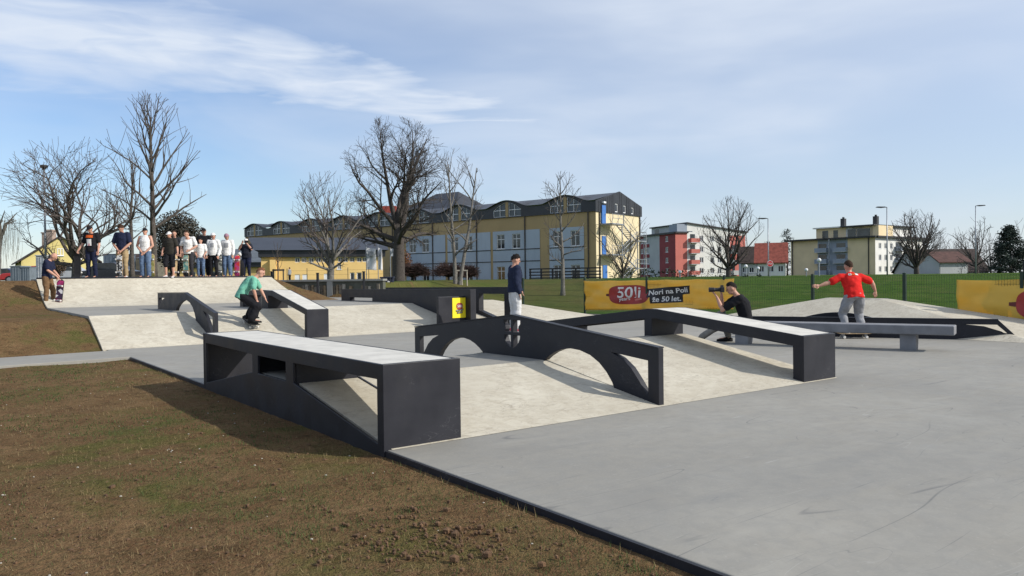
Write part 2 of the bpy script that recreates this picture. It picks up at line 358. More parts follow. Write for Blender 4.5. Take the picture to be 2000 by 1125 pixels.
def bank_rows():
    rows = []
    for t in (0, .03, .12, .3, .5, .7, .9, .98, 1.0):
        rows.append([(b, A1 + (atop(b) - A1) * t, ZP * (t if .03 < t < .98 else (0.004 if t <= .03 else .998)) + .003) for b in np.linspace(2.5, 14.0, 12)])
    return rows
ramp_obj('concrete_bank', 'cream concrete bank rising from the plaza to the raised platform', bank_rows(), BANK, 8, A1, smooth=False)
r = pkroot('hip_bank', 16.2, A1, 'pale sunlit concrete hip bank at the platform end beside the lawn', 'ramp'); m = MB((16.2, A1, 0))
m.add([(14.0, atop(14), ZP + .004), (14.0, A1, .004), (16.2, A1, .004), (16.2, 20.1, .004), (14.0, 20.4, ZP + .004), (14.0, 20.4, ZP - .3), (16.2, 20.1, -.1)],
      [(0, 1, 2), (0, 2, 3, 4), (4, 3, 6, 5)]); m.build('slope', BANK, r)
rows = []
for t in (0, .08, .18, .3, .45, .6, .75, .9, 1.0):
    rows.append([(b + (t * -.55 if b > 9 else 0) + (0 if b > 3 else -t * .05), AD0 + (AD1 - AD0) * t, ZP + .003 + (ZD - ZP) * t ** 1.45) for b in np.linspace(2.5, 10.15, 10)])
qb = ramp_obj('back_bank', 'tall cream concrete bank below the deck where the crowd stands', rows, BANK, 6, AD0)
m = MB((6, AD0, 0)); m.box(2.45, 9.6, AD1 - .02, AD1 + 1.7, ZD - .3, ZD - .002); m.build('deck', FLAT, qb)
m = MB((6, AD0, 0)); m.tube([(2.45, AD1 + .0, ZD + .012), (9.6, AD1 + .0, ZD + .012)], .03, 8); m.build('coping', STEEL, qb, smooth=True)
m = MB(); m.box(2.612, 2.631, -7, 14.2, -.16, -.004); o = m.build('steel_edging', STEEL, None, label='black steel edging strip along the plaza beside the soil', kind='structure'); o.rotation_euler = (0, 0, A)
# funbox: two halves of different table height
def funbox():
    r = pkroot('concrete_funbox', 5.6, 7.4, 'cream concrete funbox with grey table under the three black obstacles', 'ramp')
    for (b0, b1, zt, a1, a2) in ((2.66, 5.58, .31, 6.79, 7.93), (5.58, 8.68, .418, 7.33, 7.46)):
        m = MB((5.6, 7.4, 0)); m.add([(b0, 5.0, .003), (b1, 5.0, .003), (b1, a1, zt), (b0, a1, zt)], [(0, 1, 2, 3)]); m.add([(b0, a2, zt), (b1, a2, zt), (b1, 9.75, .003), (b0, 9.75, .003)], [(0, 1, 2, 3)])
        m.add([(b1, 5.0, .003), (b1, 9.75, .003), (b1, a2, zt), (b1, a1, zt)], [(0, 1, 2, 3)]); m.add([(b0, 5.0, .003), (b0, 9.75, .003), (b0, a2, zt), (b0, a1, zt)], [(3, 2, 1, 0)]); m.build('slope', BANK, r)
        m = MB((5.6, 7.4, 0)); m.box(b0, b1, a1, a2, zt - .1, zt + .002); m.build('table_top', FLAT, r)
funbox()
def fbz(b, a):
    zt, a1, a2 = (.31, 6.79, 7.93) if b < 5.58 else (.418, 7.33, 7.46)
    return zt * min(ramp(a, 5.0, a1), 1 - ramp(a, a2, 9.75))
def bkz(b, a): return ZP * ramp(a, A1, atop(b))
# pyramid bank by the fence
r = pkroot('pyramid_bank', 17, 9.8, 'pale concrete bank with flat crest against the mesh fence', 'ramp'); m = MB((17, 9.8, 0))
F = [(15.3, 5.0, .003), (15.6, 13.6, .003), (18.0, 4.3, .003), (18.0, 9.1, .67), (18.0, 10.55, .67), (18.0, 14.4, .003), (17.7, 9.15, .67), (17.7, 10.5, .67)]
m.add(F, [(0, 6, 7, 1), (0, 2, 3, 6), (6, 3, 4, 7), (7, 4, 5, 1), (2, 5, 4, 3)]); m.build('slope', BANK, r, fix=True)
# ------------------------------------------------------------------ steel obstacles
def az(b): return lambda p, q, d: (d, p, q)      # polygon in (a,z), thickness in b
def xpanel(m, a0, a1, b0, b1, z0, z1): m.box(b0, b1, a0, a1, z0, z1)
# level box ledge with open side
def box_ledge():
    b0, b1, a0, a1, zt = 2.604, 3.273, 5.03, 9.71, .63
    r = pkroot('box_ledge', b0, a0, 'long level black steel ledge with light slab top beside the soil', 'skate ledge'); O = (b0, a0, 0)
    out = [(a0, -.10), (a0, zt), (a1, zt), (a1, -.10)]
    hn = [(5.13, .035), (5.13, .515), (6.79, .50), (6.79, .318)]; hm = [(6.98, .318), (6.98, .50), (7.75, .50), (7.75, .318)]; hf = [(7.92, .318), (7.92, .50), (9.60, .515), (9.60, .035)]
    m = MB(O); m.prism(out, (b0, b0 + .025), az(0), (hn, hm, hf)); m.build('side_panel', STEEL, r, bevel=.004)
    m = MB(O); m.prism(out, (b1 - .025, b1), az(0), (hn, hf)); m.build('side_panel', STEEL, r, bevel=.004)
    for (p, q) in ((a0 - .004, a0 + .04), (a1 - .04, a1 + .004)):
        m = MB(O); m.box(b0 - .003, b1 + .003, p, q, -.10 if p > 6 else -.06, zt + .002); m.build('end_panel', STEEL, r, bevel=.004)
    for a in (6.80, 7.90):
        m = MB(O); m.box(b0 + .03, b1 - .03, a - .012, a + .012, .29, .56); m.build('cross_panel', STEEL, r)
    m = MB(O); m.box(b0 + .03, b1 - .03, a0 + .045, a1 - .045, zt - .11, zt - .002); m.build('top_slab', SLAB, r)
box_ledge()
SYM = 14.75
def mirror(l): return [(SYM - a, z) for a, z in l]
def bridge():
    b1 = 5.625; b0 = 5.555
    r = pkroot('bridge_wall', 5.6, 5.03, 'black steel bridge wall with two arches and a cut-out shield', 'skate wall'); O = (5.6, 5.03, 0)
    out = [(5.03, -.02), (5.03, .555), (7.28, .792), (7.375, .80), (7.47, .792), (9.72, .555), (9.72, -.02), (7.95, .26), (6.79, .26)]
    arch = [(5.615, .02), (5.625, .08), (5.67, .17), (5.75, .265), (5.86, .355), (6.0, .425), (6.16, .465), (6.32, .475), (6.46, .455), (6.58, .415), (6.68, .365), (6.75, .318), (6.76, .278), (6.0, .13)]
    sail = [(5.17, .07), (5.17, .43), (5.68, .478), (5.53, .425), (5.40, .34), (5.29, .22)]
    c = 7.375
    ul = [(c + .165, .748), (c + .025, .748), (c + .025, .603), (c + .145, .603), (c + .125, .635), (c + .13, .675), (c + .165, .705)]
    ll = [(c + .16, .565), (c + .025, .565), (c + .025, .415), (c + .08, .44), (c + .13, .485), (c + .155, .53)]
    m = MB(O); m.prism(out, (b0, b1), az(0), (arch, mirror(arch), sail, mirror(sail), ul, mirror(ul), ll, mirror(ll))); m.build('wall_panel', STEEL, r, bevel=.004)
    m = MB(O)
    for p, q, s, t in ((5.03, .558, 7.375, .803), (7.375, .803, 9.72, .558)):
        d = .0; m.add([(b0 - .008, p, q), (b1 + .008, p, q), (b1 + .008, s, t), (b0 - .008, s, t), (b0 - .008, p, q + .012), (b1 + .008, p, q + .012), (b1 + .008, s, t + .012), (b0 - .008, s, t + .012)], [(0, 3, 2, 1), (4, 5, 6, 7), (0, 1, 5, 4), (1, 2, 6, 5), (2, 3, 7, 6), (3, 0, 4, 7)])
    m.build('top_rail', STEEL, r)
bridge()
def sloped_ledge(name, label, b0, b1, top, thick, legs, base, endz):
    """top: polyline (a,z) from near to far; legs: list of (a0,a1); base(a)->ground z"""
    a0 = top[0][0]; r = pkroot(name, b0, a0, label, 'skate ledge'); O = (b0, a0, 0)
    def zt(a):
        for (p, q), (s, t) in zip(top, top[1:]):
            if p <= a <= s: return q + (t - q) * (a - p) / (s - p)
        return top[-1][1]
    pts = []; ks = [p for p, _ in top]
    low = [(a, z - thick) for a, z in top]
    for bb0, bb1 in ((b0, b0 + .03), (b1 - .03, b1)):
        m = MB(O); m.prism(list(top) + low[::-1], (bb0, bb1), az(0)); m.build('side_beam', STEEL, r, bevel=.004)
    for i, (p, q) in enumerate(legs):
        zb = min(base(p), base(q)) - .03
        m = MB(O); m.prism([(p, zb), (p, zt(p) - thick + .01), (q, zt(q) - thick + .01), (q, zb)], (b0 + .001, b1 - .001), az(0)); m.build('leg', STEEL, r, bevel=.004)
    m = MB(O); m.prism([(top[0][0] - .004, endz), (top[0][0] - .004, top[0][1] + .002), (top[0][0] + .04, top[0][1] + .006), (top[0][0] + .04, endz)], (b0 - .003, b1 + .003), az(0)); m.build('end_panel', STEEL, r, bevel=.004)
    for (p, q), (s, t) in zip(top, top[1:]):
        e0 = .04 if p == top[0][0] else -.0; e1 = .03 if s == top[-1][0] else 0
        q2 = q + (t - q) * e0 / (s - p); t2 = t - (t - q) * e1 / (s - p)
        m = MB(O); m.prism([(p + e0, q2 - .003), (s - e1, t2 - .003), (s - e1, t2 - .09), (p + e0, q2 - .09)], (b0 + .032, b1 - .032), az(0)); m.build('top_slab', SLAB, r)
    m = MB(O); m.box(b0, b1, top[-1][0] - .03, top[-1][0] + .004, base(top[-1][0]) - .03, top[-1][1]); m.build('end_panel', STEEL, r, bevel=.004)
sloped_ledge('peaked_ledge', 'peaked black steel ledge with white slab top on the funbox side by the bench', 8.013, 8.678, [(5.03, .54), (7.30, .80), (7.46, .80), (9.72, .54)], .135, [(5.034, 5.17), (7.38, 7.52), (9.42, 9.68)], lambda a: fbz(8.3, a), -.03)
sloped_ledge('angled_ledge', 'black steel ledge bending down the bank beside the rolling skater', 6.49, 6.99, [(16.06, .62), (18.25, 1.03), (18.9, 1.04), (20.65, 1.02)], .13, [(16.064, 16.2), (18.5, 18.95), (20.4, 20.62)], lambda a: bkz(6.7, a), -.03)
def arch_rail():
    b = 4.57; r = pkroot('arch_rail', b, 16.06, 'dark steel arch rail running down the bank near the soil slope', 'skate rail'); O = (b, 16.06, 0)
    out = [(16.06, -.03), (16.06, .605), (18.4, 1.01), (21.02, .985), (21.02, ZP - .03), (18.1, ZP - .04)]
    arch = [(17.45, .32), (17.47, .42), (17.56, .56), (17.72, .70), (17.95, .80), (18.2, .845), (18.45, .845), (18.72, .80), (18.95, .73), (19.12, .65), (19.2, .57), (18.3, .565)]
    sail = [(16.22, .08), (16.22, .535), (16.92, .645), (16.72, .55), (16.52, .40), (16.34, .22)]
    small = [(20.86, .66), (20.86, .87), (20.3, .87), (20.58, .81), (20.76, .73)]
    m = MB(O); m.prism(out, (b - .035, b + .035), az(0), (arch, sail, small)); m.build('wall_panel', STEEL, r, bevel=.004)
    m = MB(O)
    for (p, q), (s, t) in (((16.06, .608), (18.4, 1.013)), ((18.4, 1.013), (21.02, .988))):
        m.prism([(p, q), (s, t), (s, t + .012), (p, q + .012)], (b - .043, b + .043), az(0))
    m.build('top_rail', STEEL, r)
arch_rail()
def hubba(name, label, b0, b1, z, far, hole, niche):
    a0 = 16.06; r = pkroot(name, b0, a0, label, 'skate wall'); O = (b0, a0, 0); am = atop(b0)
    out = [(a0, -.05), (a0, z), (far, z - .03), (far, ZP - .05), (am, ZP - .05)]
    holes = [hole]
    if niche: holes.append(niche)
    m = MB(O); m.prism(out, (b0, b1), az(0), holes); m.build('wall_panel', STEEL, r, bevel=.004)
    m = MB(O); m.prism([(a0 - .004, z + .001), (far + .004, z - .029), (far + .004, z - .013), (a0 - .004, z + .017)], (b0 - .008, b1 + .008), az(0)); m.build('top_rail', STEEL, r)
    if niche:
        m = MB(O); lo = min(q for _, q in niche); m.box(b0 + .08, b1 - .02, niche[0][0] - .05, niche[2][0] + .05, lo - .02, niche[1][1] + .03); m.build('niche_panel', STEEL, r)
    return r
w1 = hubba('hubba_wall', 'long black steel wall with the yellow poster along the bank', 10.8, 10.97, .975, 23.75, [(21.5, ZP + .01), (21.5, .70), (23.1, .70), (23.1, ZP + .01)], None)
m = MB((10.8, 16.06, 0)); m.box(10.0, 10.795, 16.30, 16.40, .0, .81); m.build('fin_panel', STEEL, w1, bevel=.006)
w2 = hubba('gate_wall', 'second black steel wall with square opening behind the poster wall', 12.05, 12.21, 1.01, 23.0, [(16.32, .10), (16.32, .84), (17.5, .84), (17.5, .38)], None)
# concrete bench
def bench():
    p0 = Vector((3.85, 14.12, 0)); p1 = Vector((6.95, 12.02, 0)); ax = (p1 - p0).normalized(); n = Vector((-ax.y, ax.x, 0))
    r = empty('concrete_bench', p0, 'grey concrete beam bench on square legs in front of the low black wall', 'bench', None, math.atan2(ax.y, ax.x)); Lh = (p1 - p0).length
    m = MB(); m.box(0, Lh, -.03, .40, .265, .415); m.build('beam', pmat('bench_concrete', (.19, .193, .205), .16, 4, .75, .15), r, bevel=.015)
    for x in (.25, Lh - .78):
        m = MB(); m.box(x, x + .24, .03, .34, -.02, .27); m.build('leg', MATS['bench_concrete'], r, bevel=.01)
bench()
def low_wall():
    p0 = Vector((4.75, 16.3, 0)); p1 = Vector((9.30, 13.92, 0)); ax = (p1 - p0).normalized(); Lh = (p1 - p0).length
    r = empty('low_wall', p0, 'long low black steel wall with slanted end and sail-shaped cut-out', 'skate wall', None, math.atan2(ax.y, ax.x))
    m = MB(); m.prism([(0, -.03), (0, .375), (Lh - .38, .375), (Lh, -.03)], (0, .09), lambda p, q, d: (p, d, q), ([(Lh - .95, .285), (Lh - .40, .285), (Lh - .16, .05), (Lh - .33, .16), (Lh - .6, .25)],)); m.build('wall_panel', STEEL, r, bevel=.004)
    m = MB(); m.box(0, Lh - .385, -.008, .098, .377, .39); m.build('top_rail', STEEL, r)
    q0 = Vector((6.15, 16.05, 0)); r = empty('hump_rail', q0, 'low black steel hump rising behind the low wall', 'skate rail', None, math.atan2(ax.y, ax.x))
    m = MB(); m.prism([(-.25, -.02)] + [(t * 1.75 - .25, .30 + .17 * math.sin(PI * t)) for t in np.linspace(0, 1, 15)] + [(1.5, -.02)], (0, .1), lambda p, q, d: (p, d, q)); m.build('hump_panel', STEEL, r, bevel=.004)
low_wall()
# ------------------------------------------------------------------ fence, banners, poster
GREEN = pmat('fence_green', (.012, .030, .018), .2, 8, .5)
def fence():
    posts = [1.5, 3.9, 6.34, 8.77, 11.12, 13.9, 16.9, 19.82, 23.33]
    r = pkroot('mesh_fence', 18.15, 12, 'dark green wire mesh fence with slim posts in front of the lawn', 'fence', z=-.05); O = (18.15, 12, -.05)
    for a in posts:
        m = MB(O); m.box(18.12, 18.18, a - .035, a + .035, -.15, 1.27); m.build('post', GREEN, r, bevel=.006)
    for a0, a1 in zip(posts, posts[1:]):
        m = MB(O); n = int((a1 - a0) / .055)
        for i in range(1, n):
            a = a0 + (a1 - a0) * i / n; m.box(18.148, 18.152, a - .0017, a + .0017, -.05, 1.22)
        for z in (.0, .2, .4, .6, .8, 1.0, 1.2):
            m.box(18.144, 18.148, a0, a1, z - .0024, z + .0024)
        m.build('mesh_panel', GREEN, r, kind='stuff')
fence()
def onb(px, py, b):
    r = ray(px, py); rb = r[0] * CA + r[1] * SA; t = b / rb; q = BA(r[0] * t, r[1] * t); return q[1], H + r[2] * t
YEL = pmat('banner_yellow', (.84, .57, .095), .06, 1.5, .45, spec=.5)
def make_translucent(mt, fac):
    nt = mt.node_tree; b = nt.nodes['Principled BSDF']; o = nt.nodes['Material Output']; t = nt.nodes.new('ShaderNodeBsdfTranslucent'); mx = nt.nodes.new('ShaderNodeMixShader'); mx.inputs[0].default_value = fac
    nt.links.new(b.inputs['Base Color'].links[0].from_socket, t.inputs[0]); nt.links.new(b.outputs[0], mx.inputs[1]); nt.links.new(t.outputs[0], mx.inputs[2]); nt.links.new(mx.outputs[0], o.inputs[0])
make_translucent(YEL, .35)
RED = pmat('banner_red', (.33, .035, .03), .18, 3, .5); INK = pmat('banner_black', (.012, .012, .015), .1, 4, .5); LET = pmat('banner_white', (.72, .70, .66), .05, 4, .5)
DRED = pmat('banner_dark_red', (.12, .02, .015), .1, 4, .5)
def text_pts(txt, bold=0.0):
    cu = bpy.data.curves.new('lettering', 'FONT'); cu.body = txt; cu.resolution_u = 3; cu.offset = bold; cu.fill_mode = 'FRONT'
    o = bpy.data.objects.new('lettering', cu); COL.objects.link(o); dg = bpy.context.evaluated_depsgraph_get()
    me = bpy.data.meshes.new_from_object(o.evaluated_get(dg)); vs = [tuple(v.co) for v in me.vertices]; fs = [tuple(p.vertices) for p in me.polygons]
    bpy.data.objects.remove(o); bpy.data.curves.remove(cu); bpy.data.meshes.remove(me)
    x0 = min(v[0] for v in vs); x1 = max(v[0] for v in vs); y0 = min(v[1] for v in vs); y1 = max(v[1] for v in vs)
    return [((v[0] - x0) / (x1 - x0), (v[1] - y0) / (y1 - y0)) for v in vs], fs
def islands(pts, fs):
    par = list(range(len(pts)))
    def find(i):
        while par[i] != i: par[i] = par[par[i]]; i = par[i]
        return i
    for f in fs:
        for i in f[1:]: par[find(i)] = find(f[0])
    out = {}
    for f in fs: out.setdefault(find(f[0]), []).append(f)
    res = []
    for g in out.values():
        ids = sorted({i for f in g for i in f}); mp = {i: k for k, i in enumerate(ids)}; res.append(([pts[i] for i in ids], [tuple(mp[i] for i in f) for f in g]))
    return res
def banner(name, label, b, aL, aR, zl, zr, seed):
    """zl, zr = (bottom, top) at left and right; lettering in (s,t) 0..1"""
    r = pkroot(name, b, aL, label, 'banner', 'banners tied to the mesh fence'); O = (b, aL, 0); Lh = aL - aR
    def P(s, t, off=0.0):
        z0 = zl[0] + (zr[0] - zl[0]) * s; z1 = zl[1] + (zr[1] - zl[1]) * s
        x = s * Lh; sag = -.02 * math.sin(PI * ((s * 5) % 1)) * (t ** 3)
        rip = .022 * math.sin(9 * s + 4 * t + seed) + .045 * (1 - abs(math.sin(4.6 * (s * 2.0 - t * .55) + seed * 2))) * (.3 + .7 * t) + .03 * (1 - abs(math.sin(6.1 * (s * 1.1 + t * .5) + seed))) * (1 - t * .6) + .012 * math.sin(31 * s - 11 * t) + .010 * math.sin(17 * t + 23 * s)
        return (b - .06 - off + rip, aL - x, z0 + (z1 - z0) * t + sag)
    m = MB(O); nu, nv = 90, 18
    vs = [P(i / nu, j / nv) for j in range(nv + 1) for i in range(nu + 1)]
    m.add(vs, [(j * (nu + 1) + i, j * (nu + 1) + i + 1, (j + 1) * (nu + 1) + i + 1, (j + 1) * (nu + 1) + i) for j in range(nv) for i in range(nu)])
    o = m.build('cloth', YEL, r, smooth=True); sol = o.modifiers.new('thick', 'SOLIDIFY'); sol.thickness = .003
    def patch(name, poly, mat, off, n=1):
        m = MB(O); c = (sum(p[0] for p in poly) / len(poly), sum(p[1] for p in poly) / len(poly)); K = 4; vs = [P(*c, off)]; fs = []; N = len(poly)
        for k in range(1, K + 1):
            for p in poly: vs.append(P(c[0] + (p[0] - c[0]) * k / K, c[1] + (p[1] - c[1]) * k / K, off))
        for i in range(N):
            fs.append((0, 1 + i, 1 + (i + 1) % N))
            for k in range(K - 1): fs.append((1 + k * N + i, 1 + (k + 1) * N + i, 1 + (k + 1) * N + (i + 1) % N, 1 + k * N + (i + 1) % N))
        m.add(vs, fs); return m.build(name, mat, r, smooth=True)
    def quad(a, b_, c, d, n=14): # subdivided outline
        out = []
        for p, q in ((a, b_), (b_, c), (c, d), (d, a)):
            for i in range(n): out.append((p[0] + (q[0] - p[0]) * i / n, p[1] + (q[1] - p[1]) * i / n))
        return out
    def letters(name, txt, x0, x1, y0, y1, mat, off, skew=0.0, bold=0.0):
        pts, fs = text_pts(txt, bold); 
        for ps, ff in islands(pts, fs): m = MB(O); m.add([P(x0 + (x1 - x0) * u, y0 + (y1 - y0) * v + skew * u, off) for u, v in ps], ff); m.build('letter', mat, r)
    # sausage
    cx, cy, hw, hh = .3425, .51, .145, .325; sausage = []
    for i in range(40):
        t = 2 * PI * i / 40; ct, st_ = math.cos(t), math.sin(t)
        sausage.append((cx + hw * math.copysign(abs(ct) ** .55, ct), cy + hh * math.copysign(abs(st_) ** .75, st_)))
    patch('sausage_print', sausage, RED, .006)
    patch('tie_print', quad((.176, .47), (.2, .45), (.2, .55), (.176, .54), 4), DRED, .006)
    letters('lettering', '50li', .262, .425, .40, .78, LET, .012, 0, .012); letters('lettering', 'years', .275, .352, .26, .38, LET, .012, .03, .01)
    patch('smile_print', quad((.39, .30), (.44, .34), (.435, .40), (.385, .36), 4), pmat('banner_pale_red', (.55, .16, .13), .1, 4, .5), .009)
    patch('caption_print', quad((.47, .40), (.745, .52), (.75, .80), (.468, .70)), INK, .009); patch('caption_print', quad((.495, .20), (.70, .24), (.703, .50), (.493, .44)), INK, .0075)
    letters('lettering', 'Nori na Poli', .483, .735, .475, .645, LET, .015, .10, .02); letters('lettering', '\u017ee 50 let.', .51, .69, .25, .425, LET, .015, .035, .02)
    for s in (.004, .25, .5, .75, .996):
        for t in (.04, .96): p = P(s, t); m = MB(O); m.tube([p, (b + .02, p[1], p[2])], .006, 5); m.build('cable_tie', INK, r)
banner('yellow_banner', 'yellow printed banner with red sausage hanging behind the kneeling photographer', 18.15, 19.80, 13.55, (.12, 1.14), (.30, 1.17), .4)
banner('yellow_banner', 'yellow printed banner hanging on the fence beside the low wall\'s slanted end', 18.15, 7.60, 1.7, (.05, 1.10), (.05, 1.12), 2.1)
def poster():
    a = 16.30
    def ona(px, py): r = ray(px, py); ra = -r[0] * SA + r[1] * CA; t = a / ra; return BA(r[0] * t, r[1] * t)[0], H + r[2] * t
    b0, zt = ona(883, 582); b1, zb = ona(911, 620)
    r = pkroot('yellow_poster', b0, a, 'small yellow poster fixed on the long black wall\'s fin panel', 'poster'); O = (b0, a, 0)
    m = MB(O); m.box(b0, b1, a - .012, a + .002, zb, zt); m.build('sheet', pmat('poster_yellow', (.86, .70, .02), .04, 3, .5), r)
    wd, ht = b1 - b0, zt - zb; P = lambda s, t, o: (b0 + s * wd, a - .012 - o, zb + t * ht)
    m = MB(O); m.add([P(.5 + .24 * math.copysign(abs(math.cos(t)) ** .7, math.cos(t)), .58 + .17 * math.sin(t), .002) for t in np.linspace(0, 2 * PI, 24, endpoint=False)], [tuple(range(24))]); m.build('sausage_print', RED, r)
    for q in (((.22, .30), (.76, .36), (.78, .46), (.23, .40)), ((.30, .20), (.70, .23), (.71, .33), (.30, .30))): m = MB(O); m.add([P(s, t, .003 + .001 * (q[0][0] > .25)) for s, t in q], [(0, 1, 2, 3)]); m.build('caption_print', INK, r)
    for txt, (x0, x1, y0, y1) in (('50li', (.34, .68, .52, .65)), ('Nori na Poli', (.26, .74, .345, .40)), ('\u017ee 50 let.', (.34, .67, .235, .285))):
        pts, fs = text_pts(txt, .01)
        for ps, ff in islands(pts, fs): m = MB(O); m.add([P(x0 + (x1 - x0) * u, y0 + (y1 - y0) * v + .03 * u * (y0 < .45), .006) for u, v in ps], ff); m.build('letter', LET, r)
poster()
# ------------------------------------------------------------------ retaining wall with boards, wire fence, bin, posts
STONE = wall_mat('grey_stone', (.27, .27, .25), .5, .8)
def retaining():
    p0 = Vector((-9.7, 31.35, .5)); p1 = Vector((-5.1, 30.1, .5)); ax = (p1 - p0).normalized(); Lh = (p1 - p0).length
    r = empty('retaining_wall', p0, 'weathered concrete retaining wall with coping and upright boards behind the platform', 'wall', None, math.atan2(ax.y, ax.x))
    m = MB(); m.box(0, Lh, .06, .30, -.1, .72); m.build('wall', wall_mat('mossy_concrete', (.11, .115, .095), .6, 1.2), r)
    m = MB(); m.box(-.05, Lh + .05, -.04, .36, .715, .80); m.build('coping', STONE, r, bevel=.01)
    m = MB(); m.box(2.35, 2.6, -.03, .07, -.1, .715); m.build('pilaster', STONE, r, bevel=.01)
    tones = [(.16, .14, .11), (.27, .25, .21), (.10, .085, .065), (.21, .16, .10)]
    x = .75; i = 0
    while x < Lh - .1:
        w = random.uniform(.085, .13)
        if not (2.25 < x < 2.62) and not (x > 2.9 and random.random() < .35):
            m = MB(); m.box(x, x + w, -.005 - random.uniform(0, .02), .055, -.06, random.uniform(.50, .62)); t = tones[i % 4]; m.build('board', pmat('board_wood_%d' % (i % 4), t, .3, 9, .9, .3), r)
        x += w + random.uniform(.012, .05); i += 1
retaining()
DARK = pmat('dark_metal', (.022, .022, .024), .2, 6, .5)
def black_post(px, py0, py1, d, label, w=.09):
    p = atd(px, py1, d); q = atd(px, py0, d); r = MB((0, 0, 0)); h = q.z - p.z; r.box(-w / 2, w / 2, -w / 2, w / 2, -.25, h); r.box(-w / 2 - .012, w / 2 + .012, -w / 2 - .012, w / 2 + .012, h - .002, h + .025)
    o = r.build('bollard', DARK, None, bevel=.008, label=label, cat='post'); o.location = p
black_post(621, 534, 580, 30.2, 'black square post in front of the boarded retaining wall'); black_post(711, 531, 576, 30.0, 'black square post near the dark bin'); black_post(531, 531, 560, 31.8, 'black square post beside the staked sapling')
def wire_fence():
    r = empty('wire_fence', (-9.4, 32.0, 1.15), 'thin wire fence on slim posts along the retaining wall top', 'fence'); xs = [-9.4, -8.5, -7.6, -6.7, -5.8, -4.9]
    for x in xs: m = MB(r.location); m.tube([(x, 32.0 - (x + 9.4) * .27, 1.1), (x, 32.0 - (x + 9.4) * .27, 1.78)], .014, 6); m.build('post', DARK, r)
    for z in (1.32, 1.5, 1.68): m = MB(r.location); m.tube([(-9.4, 32.0, z), (-4.9, 32 - 4.5 * .27, z)], .004, 4); m.build('wire', DARK, r)
wire_fence()
p = atd(757, 566, 33); r = empty('waste_bin', p, 'dark blue waste bin with pale sticker beside the oak', 'bin'); BLUE = pmat('bin_blue', (.015, .018, .04), .2, 5, .5)
m = MB(); m.prism([(-.22, -.15), (.22, -.15), (.27, .50), (-.27, .50)], (-.2, .2), lambda p_, q, d: (p_, d, q)); m.build('body', BLUE, r, bevel=.02); m = MB(); m.box(-.3, .3, -.24, .26, .5, .56); m.build('lid', BLUE, r, bevel=.02)
m = MB(); m.add([(-.02, -.206, .12), (.09, -.206, .10), (.15, -.206, .36), (.05, -.206, .40)], [(0, 1, 2, 3)]); m.build('sticker', LET, r)
# ------------------------------------------------------------------ buildings
class Facade:
    def __init__(s, root, origin, d, o=0.0):
        s.root = root; s.o = Vector((*origin[:2], 0)); s.d = Vector((*d, 0)).normalized(); s.n = Vector((s.d.y, -s.d.x, 0)); s.ang = math.atan2(s.d.y, s.d.x)
    def P(s, u, z, o=0.0): return s.o + s.d * u + s.n * o + Vector((0, 0, z))
    def fn(s, o0=0.0): return lambda p, q, d: s.P(p, q, d)
    def mb(s): return MB(s.root.location)
    def box(s, u0, u1, z0, z1, o0, o1, name, mat, parent=None, bevel=0):
        m = s.mb(); vs = [s.P(u, z, o) for z in (z0, z1) for o in (o1, o0) for u in (u0, u1)]
        m.add(vs, [(0, 2, 3, 1), (4, 5, 7, 6), (0, 1, 5, 4), (2, 6, 7, 3), (0, 4, 6, 2), (1, 3, 7, 5)]); return m.build(name, mat, parent or s.root, bevel=bevel)
    def wall(s, u0, u1, z0, z1, mat, openings=(), o=0.0, depth=.18, name='wall'):
        us = sorted({u0, u1, *[v for q in openings for v in (q[0], q[1])]}); zs = sorted({z0, z1, *[v for q in openings for v in (q[2], q[3])]}); m = s.mb()
        for a, b in zip(us, us[1:]):
            for c, e in zip(zs, zs[1:]):
                mu, mz = (a + b) / 2, (c + e) / 2
                if any(q[0] < mu < q[1] and q[2] < mz < q[3] for q in openings): continue
                m.add([s.P(a, c, o), s.P(b, c, o), s.P(b, e, o), s.P(a, e, o)], [(0, 1, 2, 3)])
        for q in openings:
            a, b, c, e = q; i = o - depth
            m.add([s.P(a, c, o), s.P(b, c, o), s.P(b, e, o), s.P(a, e, o), s.P(a, c, i), s.P(b, c, i), s.P(b, e, i), s.P(a, e, i)], [(0, 4, 5, 1), (1, 5, 6, 2), (2, 6, 7, 3), (3, 7, 4, 0)] + ([(4, 7, 6, 5)] if depth > .1 else []))
        return m.build(name, mat, s.root)
    def window(s, q, o=0.0, bars=((.5,), (.66,)), fw=.07, frame=None, glass=None, name='window', sill=True):
        a, b, c, e = q; w, h = b - a, e - c; key = (round(w, 2), round(h, 2), bars, fw)
        if key not in _WIN:
            m = MB()
            for x0, x1, z0, z1 in [(0, w, 0, fw), (0, w, h - fw, h), (0, fw, fw, h - fw), (w - fw, w, fw, h - fw)] + [(w * t - fw / 2, w * t + fw / 2, fw, h - fw) for t in bars[0]] + [(fw, w - fw, h * t - fw / 2, h * t + fw / 2) for t in bars[1]]:
                m.box(x0, x1, -.03 - (.004 if z1 - z0 < fw * 1.1 and x1 - x0 > fw * 2 else 0), .05, z0, z1)
            if sill: m.box(-.06, w + .06, -.17, .02, -.06, 0)
            g = MB(); g.box(fw * .5, w - fw * .5, .012, .03, fw * .5, h - fw * .5); _WIN[key] = (m.mesh('window_frame'), g.mesh('pane'))
        fm, gm = _WIN[key]; mats = frame or WHITE
        o1 = bpy.data.objects.new(name, fm); COL.objects.link(o1); o1.parent = s.root; o1.location = s.P(a, c, o - .12) - Vector(s.root.location); o1.rotation_euler = (0, 0, s.ang)
        o2 = bpy.data.objects.new('pane', gm); COL.objects.link(o2); o2.parent = o1
        if not fm.materials: fm.materials.append(WHITE)
        if not gm.materials: gm.materials.append(GLASS)
        if frame: o1.material_slots[0].link = 'OBJECT'; o1.material_slots[0].material = frame
        return o1
_WIN = {}
